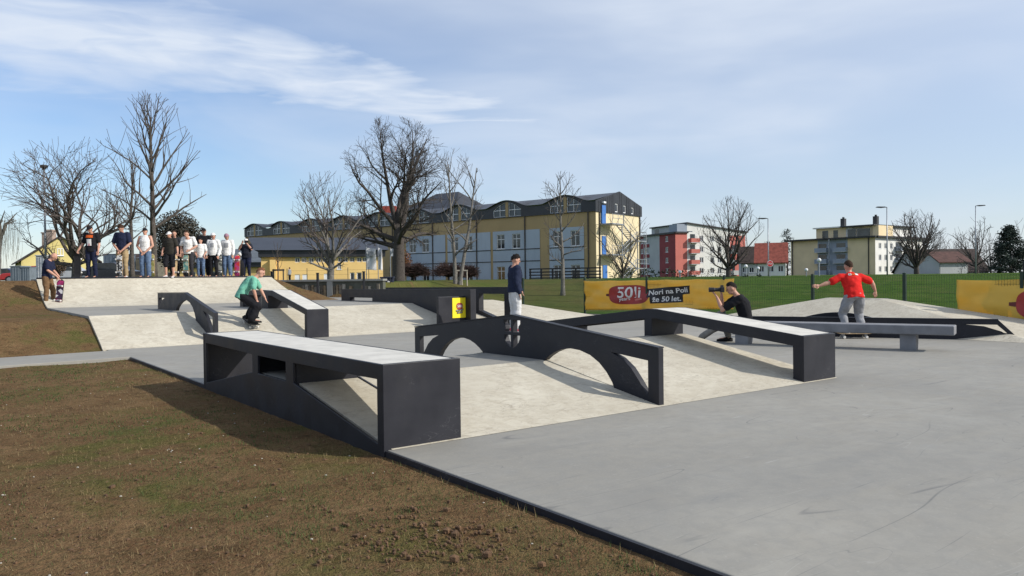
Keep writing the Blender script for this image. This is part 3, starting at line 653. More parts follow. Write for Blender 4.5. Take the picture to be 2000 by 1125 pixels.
YW = wall_mat('yellow_plaster', (.43, .315, .165), .2, .25); CREAM = wall_mat('cream_plaster', (.72, .61, .40), .15, .3); GREY = wall_mat('grey_blue_panel', (.40, .46, .53), .15, .3)
METAL = pmat('roof_metal', (.020, .021, .026), .25, .8, .42, spec=.5); BLUE_DOOR = pmat('blue_door', (.05, .16, .44), .1, 2, .5); GALV = pmat('galvanised_steel', (.28, .30, .33), .2, 4, .45, metal=.4)
OCHRE = wall_mat('ochre_plaster', (.80, .55, .22), .12, .3); PIPE = pmat('downpipe', (.05, .04, .035), .2, 3, .5)
def school():
    d = Vector((.79, -.613, 0)).normalized(); SC = 67.5; corner = Vector((9.4, 85.0, 0)); org = corner - d * SC
    r = empty('school_building', (corner.x, corner.y, .9), 'large yellow school with dark curved dormer roof and grey window panels', 'building')
    F = Facade(r, org, (d.x, d.y)); Z0 = .7
    ops = []; greys = []
    for k in range(4):
        st = (1.55 if k == 0 else 2.35) + 7.55 * k; u1 = SC - st; u0 = u1 - (4.75 if k == 0 else 4.85); c = (u0 + u1) / 2
        wn = [(c + s_ * 1.2 - .6, c + s_ * 1.2 + .6, z, z + h) for s_ in (-1, 1) for z, h in ((4.85, 1.75), (1.06, 1.65))]
        ops += wn; greys.append((u0, u1, wn)); b1 = u0 - (1.35 if k == 0 else .38); greys.append((b1 - 2.3, b1, []))
    F.wall(0, SC, Z0, 8.62, YW, ops, 0, .2)
    for u0, u1, wn in greys:
        F.wall(u0, u1, Z0 + .3, 7.0, GREY, wn, .05, .04, 'wall_panel')
        for z in (4.72, 3.3): F.box(u0, u1, z - .05, z + .05, .03, .09, 'ledge', DARK)
        for q in wn: F.window(q, .05)
    for u in [SC - 2.35 - 7.55 * k + .12 for k in range(1, 5)] + [SC - .95]:
        m = F.mb(); m.tube([F.P(u, Z0, .12), F.P(u, 8.65, .12)], .075, 8); m.build('downpipe', PIPE, r)
    # dark clad band with arched dormers
    cs = [SC - t for t in (3.95, 12.4, 20.0, 27.5, 35, 42.5, 50, 57.4, 64.6)]
    def ztop(u): return 9.80 + .88 * max([max(0, math.cos(PI / 2 * (u - c) / 3.3)) ** 1.4 if abs(u - c) < 3.3 else 0 for c in cs])
    us = sorted(set(list(np.linspace(0, SC, 170))))
    outline = [(0, 8.6)] + [(SC, 8.6)] + [(u, ztop(u) - .06) for u in us[::-1]]
    holes = []
    for c in cs:
        for s_ in (-1, 1): holes.append([(c + s_ * .26, 8.72), (c + s_ * 2.1, 8.72), (c + s_ * 2.1, 9.55), (c + s_ * 1.2, 10.12), (c + s_ * .26, 10.42)])
    m = F.mb(); m.prism(outline, (.0, .16), F.fn(), holes); m.build('clad_band', METAL, r)
    for c, hl in zip([c for c in cs for _ in (0, 1)], holes):
        s_ = 1 if hl[1][0] > c else -1; fr = F.mb(); pts = hl
        for i in range(5):
            p, q = pts[i], pts[(i + 1) % 5]; fr.tube([F.P(p[0], p[1], .08), F.P(q[0], q[1], .08)], .05, 4)
        x = c + s_ * 1.12; fr.tube([F.P(x, 8.72, .08), F.P(x, 10.15, .08)], .05, 4); fr.tube([F.P(c + s_ * .26, 9.5, .08), F.P(c + s_ * 2.1, 9.5, .08)], .05, 4)
        w = fr.build('dormer_window', WHITE, r); g = F.mb(); g.add([F.P(a, b, .02) for a, b in hl], [tuple(range(5)) if s_ > 0 else tuple(range(4, -1, -1))]); g.build('pane', GLASS, w)
    for c in cs: F.box(c - .2, c + .2, 8.65, 10.45, .0, .2, 'mullion', YW)
    # roof skin: eave line follows the dormers, runs back to the ridge
    rows = []
    for t in (0, .08, .3, .6, 1.0):
        rows.append([F.P(u, max(ztop(u) * (1 - 0) if t < .35 else ztop(u), 9.82 + 1.3 * t) if t < .9 else 11.12, .45 - 5.6 * t) for u in us])
    m = F.mb(); n = len(us); m.add([p for row in rows for p in row], [(j * n + i, j * n + i + 1, (j + 1) * n + i + 1, (j + 1) * n + i) for j in range(4) for i in range(n - 1)]); m.build('roof', METAL, r)
    m = F.mb(); m.add([F.P(0, 11.12, -5.15), F.P(SC, 11.12, -5.15), F.P(SC + .0, 9.75, -10.6), F.P(0, 9.75, -10.6)], [(0, 1, 2, 3)]); m.build('roof', METAL, r)
    # gable end
    G = Facade(r, corner, (-F.n.x, -F.n.y)); wd = 10.3
    G.wall(0, wd, Z0, 8.62, CREAM, [])
    gw = [(4.05, 4.75, 8.75, 9.75), (5.95, 6.6, 8.75, 9.65), (7.85, 8.5, 8.75, 9.55)]
    m = G.mb(); m.prism([(-.2, 8.55), (wd + .2, 8.55), (wd + .2, 9.75), (wd / 2, 11.2), (-.2, 9.78)], (-.05, .12), G.fn(), [[(a, c), (b, c), (b, e), (a, e)] for a, b, c, e in gw]); m.build('gable_cladding', METAL, r)
    m = G.mb()
    for i in range(1, 26):
        u = wd * i / 26; zt = 9.75 + 1.43 * (1 - abs(u - wd / 2) / (wd / 2)); p = G.P(u, 0, .13)
        if any(a - .1 < u < b + .1 for a, b, _, _ in gw): continue
        m.tube([G.P(u, 8.58, .12), G.P(u, zt - .05, .12)], .03, 4)
    m.build('seam', METAL, r, kind='stuff')
    for q in gw: G.window(q, .12, ((), ()), .1, sill=False)
    for a, b, c, e in ((1.05, 1.85, 7.3, 9.35), (1.2, 2.0, 3.85, 5.9), (1.3, 2.2, .85, 2.6)):
        dr = G.box(a, b, c, e, .0, .1 if c < 7 else .2, 'door', BLUE_DOOR); G.box(a + .62, a + .68, c + .95, c + 1.05, .09, .28, 'handle', GALV, dr)
    G.box(1.1, 1.6, 9.55, 9.75, .12, .4, 'lamp', WHITE)
    for u in (.65, 10.0): m = G.mb(); m.tube([G.P(u, Z0, .1), G.P(u, 8.55, .1)], .07, 8); m.build('downpipe', PIPE, r)
    # outside steel stair
    def rail(pts, h=1.0):
        m = G.mb()
        for hh in (h, h * .55): m.tube([G.P(*p[:2], p[2]) + Vector((0, 0, hh)) for p in pts], .03, 5)
        for p in pts: m.tube([G.P(*p), G.P(*p) + Vector((0, 0, h))], .03, 5)
        m.build('railing', GALV, r)
    for zl in (7.25, 3.8): G.box(.7, 3.3, zl - .12, zl, .15, 1.7, 'landing', GALV); rail([(.7, zl, 1.68), (2.0, zl, 1.68), (3.3, zl, 1.68)])
    for zl in (5.5, 2.3): G.box(6.4, 8.6, zl - .12, zl, .15, 1.7, 'landing', GALV); rail([(6.4, zl, 1.68), (8.6, zl, 1.68), (8.6, zl, .2)])
    for (u0, z0, u1, z1) in ((3.3, 7.25, 6.4, 5.5), (6.4, 5.5, 3.3, 3.8), (3.3, 3.8, 6.4, 2.3), (6.4, 2.3, 3.3, .8)):
        for o in (.7, 1.6): m = G.mb(); m.tube([G.P(u0, z0 - .1, o), G.P(u1, z1 - .1, o)], .07, 4); m.build('stringer', GALV, r)
        n = 9
        for i in range(n): t = (i + .5) / n; G.box(u0 + (u1 - u0) * t - .13, u0 + (u1 - u0) * t + .13, z0 + (z1 - z0) * t - .05, z0 + (z1 - z0) * t, .7, 1.6, 'tread', GALV)
        rail([(u0, z0, 1.6), ((u0 + u1) / 2, (z0 + z1) / 2, 1.6), (u1, z1, 1.6)])
    for u in (2.9, 6.5, 8.5): m = G.mb(); m.tube([G.P(u, Z0, 1.65), G.P(u, 7.2 if u < 3 else 5.5, 1.65)], .06, 6); m.build('stair_post', GALV, r)
    m = MB(r.location); c = F.P(30, 11, -4); m.box(c.x - 1.2, c.x + 1.2, c.y - 1, c.y + 1, 9.6, 11.9); m.build('chimney', pmat('red_brick', (.32, .07, .05), .2, 3, .9), r)
    # second, higher hipped roof seen behind
    c = F.P(33, 0, -12); m = MB(r.location)
    m.add([F.P(27, 10.4, -6), F.P(41, 10.4, -6), F.P(41, 10.4, -18), F.P(27, 10.4, -18), F.P(36.5, 14.2, -12), F.P(32, 14.2, -12)], [(0, 1, 4, 5), (1, 2, 4), (2, 3, 5, 4), (3, 0, 5)]); m.build('hip_roof', METAL, r)
school()
def hall():
    org = Vector((-26.2, 80.0, 0)); r = empty('sports_hall', (org.x, org.y, 1.0), 'low ochre hall with dark roof and a row of small square windows', 'building')
    F = Facade(r, org, (.97, .245)); Lh = 12.6
    def u(px): x = (px - 1000) / FPX; return (x * 80 + 26.2) / (.97 - x * .245)
    sm = [(u(a), u(a) + .50, 3.22, 3.74) for a in (577, 590, 604, 618, 631, 661, 671, 684, 698, 709)]; dr = [(u(576), u(586), 1.15, 1.95), (u(591), u(601), 1.15, 1.95), (u(633), u(642), 1.15, 2.0), (u(684), u(693), 1.15, 2.1), (u(697), u(707), 1.15, 2.1)]; bw = [(u(659), u(667), 2.45, 3.16)]
    F.wall(0, Lh, .8, 3.8, OCHRE, sm + dr + bw)
    for q in sm: F.window(q, 0, ((.5,), ()), .08, sill=False)
    for q in bw: F.window(q, 0, ((.5,), ()), .08)
    for i, q in enumerate(dr): F.window(q, 0, ((), ()), .09, sill=False, name='door') if i > 2 else F.box(*q, -.1, -.04, 'door', WHITE)
    Lf = Facade(r, F.P(0, 0, -9), F.n.to_tuple()[:2]); Lf.wall(0, 9, .8, 3.8, OCHRE)
    Rf = Facade(r, F.P(Lh, 0, 0), (-F.n.x, -F.n.y)); Rf.wall(0, 9, .8, 3.8, OCHRE)
    F.box(-.25, Lh + .25, 3.78, 4.55, -.2, .35, 'fascia', METAL); Lf.box(-.2, 9.2, 3.78, 4.55, -.2, .24, 'fascia', METAL)
    F.box(.9, 1.5, .9, 3.5, .0, .5, 'pillar', OCHRE)
    m = F.mb(); m.add([F.P(-.6, 4.5, .7), F.P(Lh + .6, 4.5, .7), F.P(Lh + .6, 4.5, -12), F.P(-.6, 4.5, -12), F.P(1.2 - 3, 6.2, -6.5), F.P(Lh + .6, 6.2, -6.5)], [(0, 1, 5, 4), (1, 2, 5), (2, 3, 4, 5), (3, 0, 4)]); m.build('roof', METAL, r)
    # lower annex to the left
    org = Vector((-49.5, 97, 0)); r = empty('annex_building', (org.x, org.y, 1.2), 'long low ochre annex with dark fascia behind the standing crowd', 'building'); F = Facade(r, org, (1, .02)); Lh = 21
    op = [(2 + 3.1 * i, 3.1 + 3.1 * i, 1.6, 2.6) for i in range(6)]; F.wall(0, Lh, .9, 3.15, OCHRE, op); [F.window(q, 0, ((.5,), ()), .08) for q in op]
    F.box(-.3, Lh + .2, 3.1, 3.75, -.2, .4, 'fascia', METAL); m = F.mb(); m.add([F.P(-.6, 3.7, .6), F.P(Lh + .4, 3.7, .6), F.P(Lh + .4, 6.0, -7), F.P(1.5, 5.4, -7)], [(0, 1, 2, 3)]); m.build('roof', pmat('slate_roof', (.10, .115, .13), .2, .9, .6), r)
    Facade(r, org + Vector((0, 7, 0)), (0, -1)).wall(0, 7, .9, 4.2, OCHRE)
hall()
RW = wall_mat('shaded_red_plaster', (.28, .070, .075), .15, .3); PK = wall_mat('sunlit_red_plaster', (.53, .17, .14), .12, .3); WH = wall_mat('white_plaster', (.74, .73, .69), .15, .3); LG = wall_mat('light_grey_plaster', (.46, .47, .47), .15, .3); TANW = wall_mat('tan_plaster', (.74, .60, .38), .1, .3); BLG = wall_mat('blue_grey_plaster', (.30, .34, .40), .15, .3)  # RW and PK: one red, painted darker for the shaded facade, lighter for the sunlit
def block(F, strips, z0, wins, bars=((.5,), ())):
    for u0, u1, zt, mat in strips:
        F.wall(u0, u1, z0, zt, mat, [q for q in wins if u0 < (q[0] + q[1]) / 2 < u1], 0, .25)
    for q in wins: F.window(q, 0, bars, .12)
def balcony(F, u0, u1, z, mat, o=1.3, h=1.0):
    F.box(u0, u1, z - .15, z, 0, o, 'balcony_floor', LG); F.box(u0, u1, z, z + h, o - .1, o, 'balcony_front', mat); F.box(u0, u0 + .1, z, z + h, 0, o - .1, 'balcony_side', mat); F.box(u1 - .1, u1, z, z + h, 0, o - .1, 'balcony_side', mat)
    F.box(u0 + .5, u1 - .6, z + .1, z + 2.1, .01, .05, 'balcony_door', GLASS)
def apartments():
    c = Vector((40.7, 190, 0)); r = empty('apartment_block', (c.x, c.y, 1.0), 'red and white apartment block with small red balconies', 'building')
    d = Vector((5.9, -15.5, 0)).normalized(); Lh = 17.2; F = Facade(r, c - d * Lh, (d.x, d.y)); fl = (1.6, 4.3, 7.0, 9.7)
    wl = [(q, q + 1.3, z + .4, z + 1.7) for z in fl[:4] for q in (.4, 3.0, 12.6)]
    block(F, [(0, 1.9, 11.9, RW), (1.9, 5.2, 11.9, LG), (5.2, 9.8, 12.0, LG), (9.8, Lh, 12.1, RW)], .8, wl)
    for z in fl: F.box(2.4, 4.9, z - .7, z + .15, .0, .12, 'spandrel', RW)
    R = Facade(r, c, (-F.n.x, -F.n.y)); Lr = 21
    wr = [(q, q + 1.2, z + .3, z + 1.7) for z in fl for q in (7.0, 10.2, 12.4, 15.2)]
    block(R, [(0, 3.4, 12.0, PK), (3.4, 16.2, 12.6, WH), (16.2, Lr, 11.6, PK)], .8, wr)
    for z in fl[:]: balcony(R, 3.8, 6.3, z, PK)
    for z in fl[:3]: balcony(R, 16.4, 18.3, z, LG)
    F.box(-.5, Lh + .2, 11.9, 12.35, -1, .5, 'cornice', DARK); R.box(-.2, 3.6, 12.0, 12.4, -1, .4, 'cornice', DARK)
    m = R.mb(); m.prism([(3.4, 12.55), (3.4, 14.4), (Lr + .4, 12.3), (Lr + .4, 11.55), (16.2, 11.55), (16.2, 12.55)], (-6, .02), R.fn()); m.build('parapet', WH, r)
    m = R.mb(); m.prism([(3.2, 14.4), (3.2, 14.75), (Lr + .7, 12.6), (Lr + .7, 12.28)], (-6.3, .4), R.fn()); m.build('roof_edge', DARK, r)
    F.box(Lh - 12.5, Lh - 4, 12.3, 14.0, -5, -.8, 'penthouse', LG); F.box(Lh - 13, Lh - 3.6, 13.95, 14.25, -5.4, -.4, 'roof_edge', DARK); F.box(Lh - 11, Lh - 8.8, 12.45, 13.6, -.82, -.78, 'penthouse_window', GLASS)
    F.box(Lh - 3.6, Lh + .0, 12.3, 14.3, -5, -.5, 'penthouse', BLG)
    # ochre and white block
    c = Vector((86.5, 182, 0)); r = empty('apartment_block', (c.x, c.y, 1.0), 'ochre and white apartment block with grey balconies and two dark chimneys', 'building')
    d = Vector((.6, -.8, 0)); Lh = 22.5; F = Facade(r, c - d * Lh, (d.x, d.y)); fl = (1.3, 4.1, 6.9)
    block(F, [(0, 7.6, 10.0, TANW), (7.6, 15.6, 10.0, BLG), (15.6, Lh, 10.0, TANW)], .8, [(q, q + 1.5, z + .5, z + 2.1) for z in fl for q in (8.6, 13.2)])
    for z in fl: balcony(F, 7.4, 10.6, z, BLG, 1.2); balcony(F, 12.2, 15.6, z, BLG, 1.0)
    for u in (.5, Lh - 1.6): m = F.mb(); m.tube([F.P(u, .8, .12), F.P(u, 10, .12)], .13, 6); m.build('downpipe', PIPE, r)
    m = F.mb(); m.tube([F.P(11.4, .8, 1.2), F.P(11.4, 10, 1.2)], .14, 6); m.build('balcony_post', GALV, r)
    R = Facade(r, c, (-F.n.x, -F.n.y)); Lr = 25
    block(R, [(0, Lr, 10.0, WH)], .8, [(q, q + 1.2, z + .4, z + 1.8) for z in fl for q in (1.6, 4.3, 7.0, 14.2, 17.6, 20.8)])
    for z in fl: balcony(R, 9.2, 13.2, z, BLG, 1.6)
    F.box(-1.2, Lh + .6, 9.95, 10.35, -1.5, 1.2, 'roof_edge', DARK); R.box(-.3, Lr + .8, 9.97, 10.37, -1.5, .9, 'roof_edge', DARK)
    F.box(6.5, Lh + .2, 10.3, 12.9, -8, -1.2, 'penthouse', TANW); R.box(1.2, 20, 10.32, 12.88, -8, -1.2, 'penthouse', WH); R.box(.2, 21, 12.85, 13.15, -9, -.4, 'roof_edge', DARK); F.box(6, Lh - .5, 12.87, 13.17, -9, -.4, 'roof_edge', WH)
    for u, w in ((8.2, 1.6), (11.2, 1.2), (15.0, 2.0), (17.4, 3.2)): F.box(u, u + w, 10.5, 12.3, -1.22, -1.15, 'penthouse_window', GLASS)
    for u in (12.2, 20.5):
        ch = F.box(u, u + 1.0, 12.9, 15.2, -3.7, -2.7, 'chimney', DARK); F.box(u + .2, u + .6, 15.2, 15.6, -3.6, -3.2, 'chimney_pot', DARK, ch)
apartments()
ROOFR = pmat('red_roof_tile', (.25, .065, .045), .25, 2.0, .85, .3); ROOFB = pmat('brown_roof_tile', (.042, .029, .025), .3, 1.5, .85, .3)
def house(name, label, px0, px1, pyb, d, hw, hr, depth, yaw, wall, roof, wins=2, chim=0, ridge_along=True, gwin=True, corner=None):
    p0 = atd(px0, pyb, d); p1 = atd(px1, pyb, d); Lh = (p1 - p0).length; ca, sa = math.cos(yaw), math.sin(yaw)
    if corner: Lh = corner; p0 = p1 - Vector((ca, sa, 0)) * Lh; Lh *= max(.3, ca)
    r = empty(name, (p0.x, p0.y, 1.0), label, 'house'); F = Facade(r, p0, (ca, sa)); Lh /= max(.3, ca)
    op = [((i + .5) * Lh / wins - .5, (i + .5) * Lh / wins + .5, 1.9, 3.1) for i in range(wins)] if hw > 3 else []
    F.wall(0, Lh, .7, 1.0 + hw, wall, op); [F.window(q, 0, ((.5,), ()), .1) for q in op]
    G = Facade(r, F.P(Lh, 0, 0), (-F.n.x, -F.n.y)); gz = 1.0 + hw
    def gable(FF, nm):
        m = FF.mb(); m.prism([(0, .7), (depth, .7), (depth, gz), (depth / 2, gz + hr), (0, gz)], (-.2, 0), FF.fn()); m.build(nm, wall, r)
    gable(G, 'gable_wall'); L2 = Facade(r, F.P(0, 0, -depth), F.n.to_tuple()[:2]); gable(L2, 'gable_wall')
    if gwin:
        for q in ((depth * .25 - .5, depth * .25 + .5, 2.2, 3.4), (depth * .75 - .5, depth * .75 + .5, 2.2, 3.4), (depth * .5 - .4, depth * .5 + .4, gz + hr * .2, gz + hr * .2 + 1.1)): G.window(q, .13, ((.5,), ()), .1)
    ov = .5; k = hr / (depth / 2)
    for sgn in (0, 1):
        m = F.mb(); o0, o1 = (ov, -depth / 2) if not sgn else (-depth - ov, -depth / 2); z0 = gz - ov * k
        m.add([F.P(-ov, z0, o0), F.P(Lh + ov, z0, o0), F.P(Lh + ov, gz + hr, o1), F.P(-ov, gz + hr, o1), F.P(-ov, z0 + .2, o0), F.P(Lh + ov, z0 + .2, o0), F.P(Lh + ov, gz + hr + .2, o1), F.P(-ov, gz + hr + .2, o1)], [(0, 3, 2, 1), (4, 5, 6, 7), (0, 1, 5, 4), (1, 2, 6, 5), (2, 3, 7, 6), (3, 0, 4, 7)]); rf = m.build('roof', roof, r, fix=True)
        if not sgn:
            for i in range(chim):
                u = Lh * (.25 + .45 * i); c = F.P(u, gz + hr, -depth * .42); m = MB(r.location); m.box(c.x - .5, c.x + .5, c.y - .5, c.y + .5, gz + hr * .5, gz + hr + 1.1); m.box(c.x - .6, c.x + .6, c.y - .6, c.y + .6, gz + hr + 1.1, gz + hr + 1.3); m.build('chimney', pmat('chimney_plaster', (.35, .27, .22), .2, 2, .9), rf)
    return r
LEM = wall_mat('lemon_plaster', (.68, .57, .24), .1, .3)
house('yellow_house', 'pale yellow gabled house with brown roof and two chimneys behind the bald man', -55, 42, 541, 110, 3.7, 3.5, 9.8, -.95, LEM, ROOFB, 4, 2, corner=16)
house('white_house', 'white house with bright red tiled roof between the apartment blocks', 1478, 1528, 541, 150, 3.1, 3.4, 6, -.35, WH, ROOFR, 3, 0)
house('grey_house', 'grey house with dull red roof beside the red and white block', 1448, 1486, 543, 170, 3.4, 3.2, 6, -.2, LG, ROOFB, 3, 0)
house('brown_roofed_house', 'long low house with dark brown roof past the ochre block', 1800, 1935, 532, 170, .8, 4.8, 11, .05, LG, ROOFB, 3, 0, gwin=False)
house('small_house', 'small grey house with reddish brown roof under bare trees', 1835, 1895, 534, 140, 2.4, 1.7, 6, .12, LG, pmat('russet_roof_tile', (.085, .042, .034), .25, 1.5, .85), 2, 0, gwin=False)
house('barn_house', 'dark brown roofed building behind the white vest and khaki trousers', 226, 322, 541, 110, 1.8, 2.6, 8, .1, LG, ROOFB, 2, 0, gwin=False)
# terrace with railing in front of the school
def terrace():
    p0 = atd(1036, 553, 70); p1 = atd(1172, 551, 66); ax = (p1 - p0).normalized(); Lh = (p1 - p0).length; r = empty('railed_terrace', (p0.x, p0.y, .7), 'concrete terrace with dark horizontal railings in front of the school', 'terrace', None, math.atan2(ax.y, ax.x))
    m = MB(); m.box(0, Lh, 0, 4, -.6, .35); m.build('terrace_wall', STONE, r, bevel=.02); n = 6
    for i in range(n + 1): m = MB(); x = Lh * i / n; m.box(x - .06, x + .06, -.06, .06, .3, 1.42); m.build('post', DARK, r)
    for z in (.55, .82, 1.09, 1.38): m = MB(); m.box(-.1, Lh + .1, -.05, .05, z - .055, z + .055); m.build('rail', DARK, r)
    m = MB(); m.tube([(-2.0, 0, .0), (-1.9, 0, .9), (-1.5, 0, 1.25), (-1.0, 0, 1.3)], .09, 8); m.build('handrail', DARK, r)
terrace()
# ------------------------------------------------------------------ lamps, signs, flags
def street_lamp(px, pt, pb, d, label, kind='arm', side=-1, r0=.075):
    p = atd(px, pb, d); q = atd(px, pt, d); h = q.z - p.z; r = empty('street_lamp', p, label, 'street lamp', 'street lamps')
    m = MB(); m.tube([(0, 0, -.3), (0, 0, h * .45), (0, 0, h)], [r0, r0 * .8, r0 * .55], 8); m.build('pole', GALV, r, smooth=True)
    if kind == 'arm':
        m = MB(); m.prism([(0, 0), (side * .25, .07), (side * .9, .08), (side * 1.0, 0), (side * .5, -.05)], (-.12, .12), lambda a, b, c: (a, c, h + b)); m.build('lamp_head', DARK, r)
    else:
        m = MB(); m.tube([(0, 0, h), (0, 0, h + .12), (0, 0, h + .2)], [.05, .17, .17], 12); m.build('lamp_head', DARK, r, smooth=True)
street_lamp(90, 331, 545, 36, 'tall slim street lamp with flat head in front of the yellow house', 'cap', r0=.06)
street_lamp(1501, 427, 546, 75, 'street lamp with short arm above the red traffic sign'); street_lamp(1733, 405, 538, 70, 'street lamp with curved head in front of the white apartment wall'); street_lamp(1906, 402, 533, 80, 'street lamp standing among the bare far trees', side=1)
def globe(px, py, pb, d, rr, label):
    p = atd(px, pb, d); q = atd(px, py, d); h = q.z - p.z; r = empty('globe_lamp', p, label, 'street lamp', 'white globe lamps'); m = MB(); m.tube([(0, 0, -.2), (0, 0, h)], .05, 7); m.build('pole', GALV, r); m = MB(); m.sphere((0, 0, h), rr, 14, 10); m.build('globe', WHITE, r, smooth=True)
globe(1457, 520, 546, 70, .16, 'white globe lamp in front of the red wall end'); globe(1481, 524, 546, 72, .15, 'white globe lamp in front of the grey house'); globe(1575, 527, 543, 60, .13, 'low white globe lamp in front of the ochre wall'); globe(1600, 508, 543, 56, .15, 'taller white globe lamp in front of the grey balconies'); globe(1328, 531, 548, 62, .14, 'white globe lamp peeking over the dark hedge')
p = atd(1504, 549, 62); q = atd(1503, 515, 62); r = empty('traffic_sign', p, 'round red no-entry style traffic sign on a thin pole', 'sign'); h = q.z - p.z
m = MB(); m.tube([(0, 0, -.2), (0, 0, h + .3)], .03, 6); m.build('pole', GALV, r)
m = MB(); m.tube([(0, -.05, h), (0, -.035, h)], .27, 8); m.build('rim', WHITE, r); m = MB(); m.tube([(0, -.058, h), (0, -.045, h)], .24, 8); m.build('disc', pmat('sign_red', (.50, .03, .03), .05, 3, .5), r)
pts, fs = text_pts('STOP', .01)
for ps, ff in islands(pts, fs): m = MB(); m.add([(-.19 + .38 * u, -.062, h - .07 + .14 * v) for u, v in ps], ff); m.build('letter', WHITE, r)
def flag(px0, px1, pt, pb, pbase, d, label):
    p = atd(px0, pbase, d); a = atd(px0, pt, d); b = atd(px1, pb, d); r = empty('flag', p, label, 'flag', 'white flags'); m = MB(p); m.tube([p - Vector((0, 0, .3)), (p.x, p.y, a.z + .3)], .035, 6); m.build('pole', GALV, r)
    m = MB(p); n = 10; w = b.x - a.x; vs = []
    for j in range(9):
        for i in range(n + 1): t = i / n; vs.append((a.x + w * t, d + .12 * math.sin(5 * t + j * .3) * t, a.z + (b.z - a.z) * j / 8 - .08 * t))
    m.add(vs, [(j * (n + 1) + i, (j + 1) * (n + 1) + i, (j + 1) * (n + 1) + i + 1, j * (n + 1) + i + 1) for j in range(8) for i in range(n)])
    m.build('cloth', pmat('flag_cloth', (.62, .62, .64), .08, 2, .8), r, smooth=True)
    c = Vector(((a.x + b.x) / 2, d - .15, a.z * .7 + b.z * .3)); m = MB(p); rr = abs(w) * .28
    for s in range(3): m.tube([c + Vector((rr * (1 - .25 * s) * math.cos(t + s), 0, rr * 1.3 * (1 - .25 * s) * math.sin(t + s))) for t in np.linspace(0, 4.2, 12)], .05, 4)
    m.build('emblem', GALV, r)
flag(716, 735, 484, 526, 548, 62, 'white flag with grey swirl hanging near the hall corner'); flag(739, 747, 484, 526, 548, 63, 'narrow white flag turned edge-on beside the swirl flag'); flag(763, 777, 486, 500, 548, 70, 'short white flag glimpsed past the oak trunk')
# staked tree frame
p = atd(903, 578, 44); r = empty('tree_stake_frame', p, 'pale wooden stake frame beside the twin-stemmed tree', 'stakes'); WOOD = pmat('pale_wood', (.40, .36, .30), .2, 8, .8)
for x in (-.28, .0, .28): m = MB(); m.tube([(x, 0, -.15), (x, 0, 1.45)], .035, 6); m.build('stake', WOOD, r)
m = MB(); m.box(-.33, .33, -.05, .05, 1.43, 1.5); m.build('crossbar', WOOD, r)
# ------------------------------------------------------------------ parked cars and boxes behind the deck
def car(px, d, label, col, yaw=0.0, z=1.33, L=4.2):
    p = atd(px, 541, d); r = empty('parked_car', (p.x, p.y, z), label, 'car', 'cars parked behind the deck', yaw); paint = pmat('paint_%s' % label.split()[0], col, .06, 2, .25, spec=.7)
    body = [(-L / 2, .30), (-L / 2, .62), (-L / 2 + .25, .80), (-1.15, .86), (-.55, 1.36), (.75, 1.40), (1.45, .92), (L / 2 - .15, .78), (L / 2, .55), (L / 2, .30)]
    m = MB(); m.prism(body, (-.84, .84), lambda a, b, c: (a, c, b)); m.build('body', paint, r, bevel=.06)
    m = MB(); m.prism([(-1.02, .90), (-.52, 1.30), (.70, 1.33), (1.25, .92)], (-.855, .855), lambda a, b, c: (a, c, b)); m.build('side_window', GLASS, r)
    m = MB(); m.add([(-1.16, -.7, .90), (-1.16, .7, .90), (-.60, .66, 1.33), (-.60, -.66, 1.33)], [(0, 3, 2, 1)]); m.build('windscreen', GLASS, r)
    for x in (-1.3, 1.3):
        for s in (-1, 1):
            m = MB(); m.tube([(x, s * .62, .31), (x, s * .87, .31)], .31, 16); w = m.build('wheel', INK, r, smooth=False); m = MB(); m.tube([(x, s * .86, .31), (x, s * .885, .31)], .19, 12); m.build('rim', GALV, w)
    for s in (-1, 1): m = MB(); m.box(-L / 2 - .01, -L / 2 + .1, s * .7 - .14, s * .7 + .14, .58, .72); m.build('headlight', WHITE, r)
car(62, 62, 'red car parked beside the grey bins', (.35, .02, .02), .2); car(122, 58, 'silver car parked behind the bald man', (.45, .46, .48), .1); car(212, 55, 'black car parked behind the orange shirt print', (.02, .02, .024), .05); car(8, 70, 'navy car parked past the grey bins', (.03, .04, .09), .1)
def crate(name, px0, px1, pt, d, depth, mat, label, cat, z=1.33):
    p = atd(px0, 541, d); q = atd(px1, pt, d); w = q.x - p.x; r = empty(name, (p.x, p.y, z), label, cat); m = MB(); m.box(0, w, 0, depth, -.1, q.z - z); m.build('body', mat, r, bevel=.03); m = MB(); m.box(-.03, w + .03, -.03, depth + .03, q.z - z, q.z - z + .06); m.build('lid', mat, r, bevel=.02)
    for i in range(1, 4): m = MB(); x = w * i / 4; m.box(x - .02, x + .02, -.02, 0, 0, (q.z - z) * .96); m.build('rib', mat, r)
GB = pmat('grey_container', (.16, .19, .22), .12, 2, .6)
crate('waste_container', 20, 40, 521, 48, 1.0, GB, 'grey waste container, the one toward the field', 'container'); crate('waste_container', 41, 58, 523, 48, 1.0, GB, 'grey waste container, the one toward the lamp pole', 'container')
crate('storage_container', 202, 228, 497, 60, 3, pmat('slate_container', (.11, .14, .18), .12, 2, .6), 'dark slate storage container behind the navy shirt', 'container'); crate('shed', 236, 296, 505, 64, 3, pmat('shed_wood', (.14, .13, .10), .25, 3, .85), 'weathered grey shed behind the white vest', 'shed')
crate('kiosk_cabinet', 70, 89, 500, 40, .6, pmat('cabinet_white', (.45, .47, .50), .1, 2, .6), 'pale utility cabinet behind the bald man', 'cabinet')
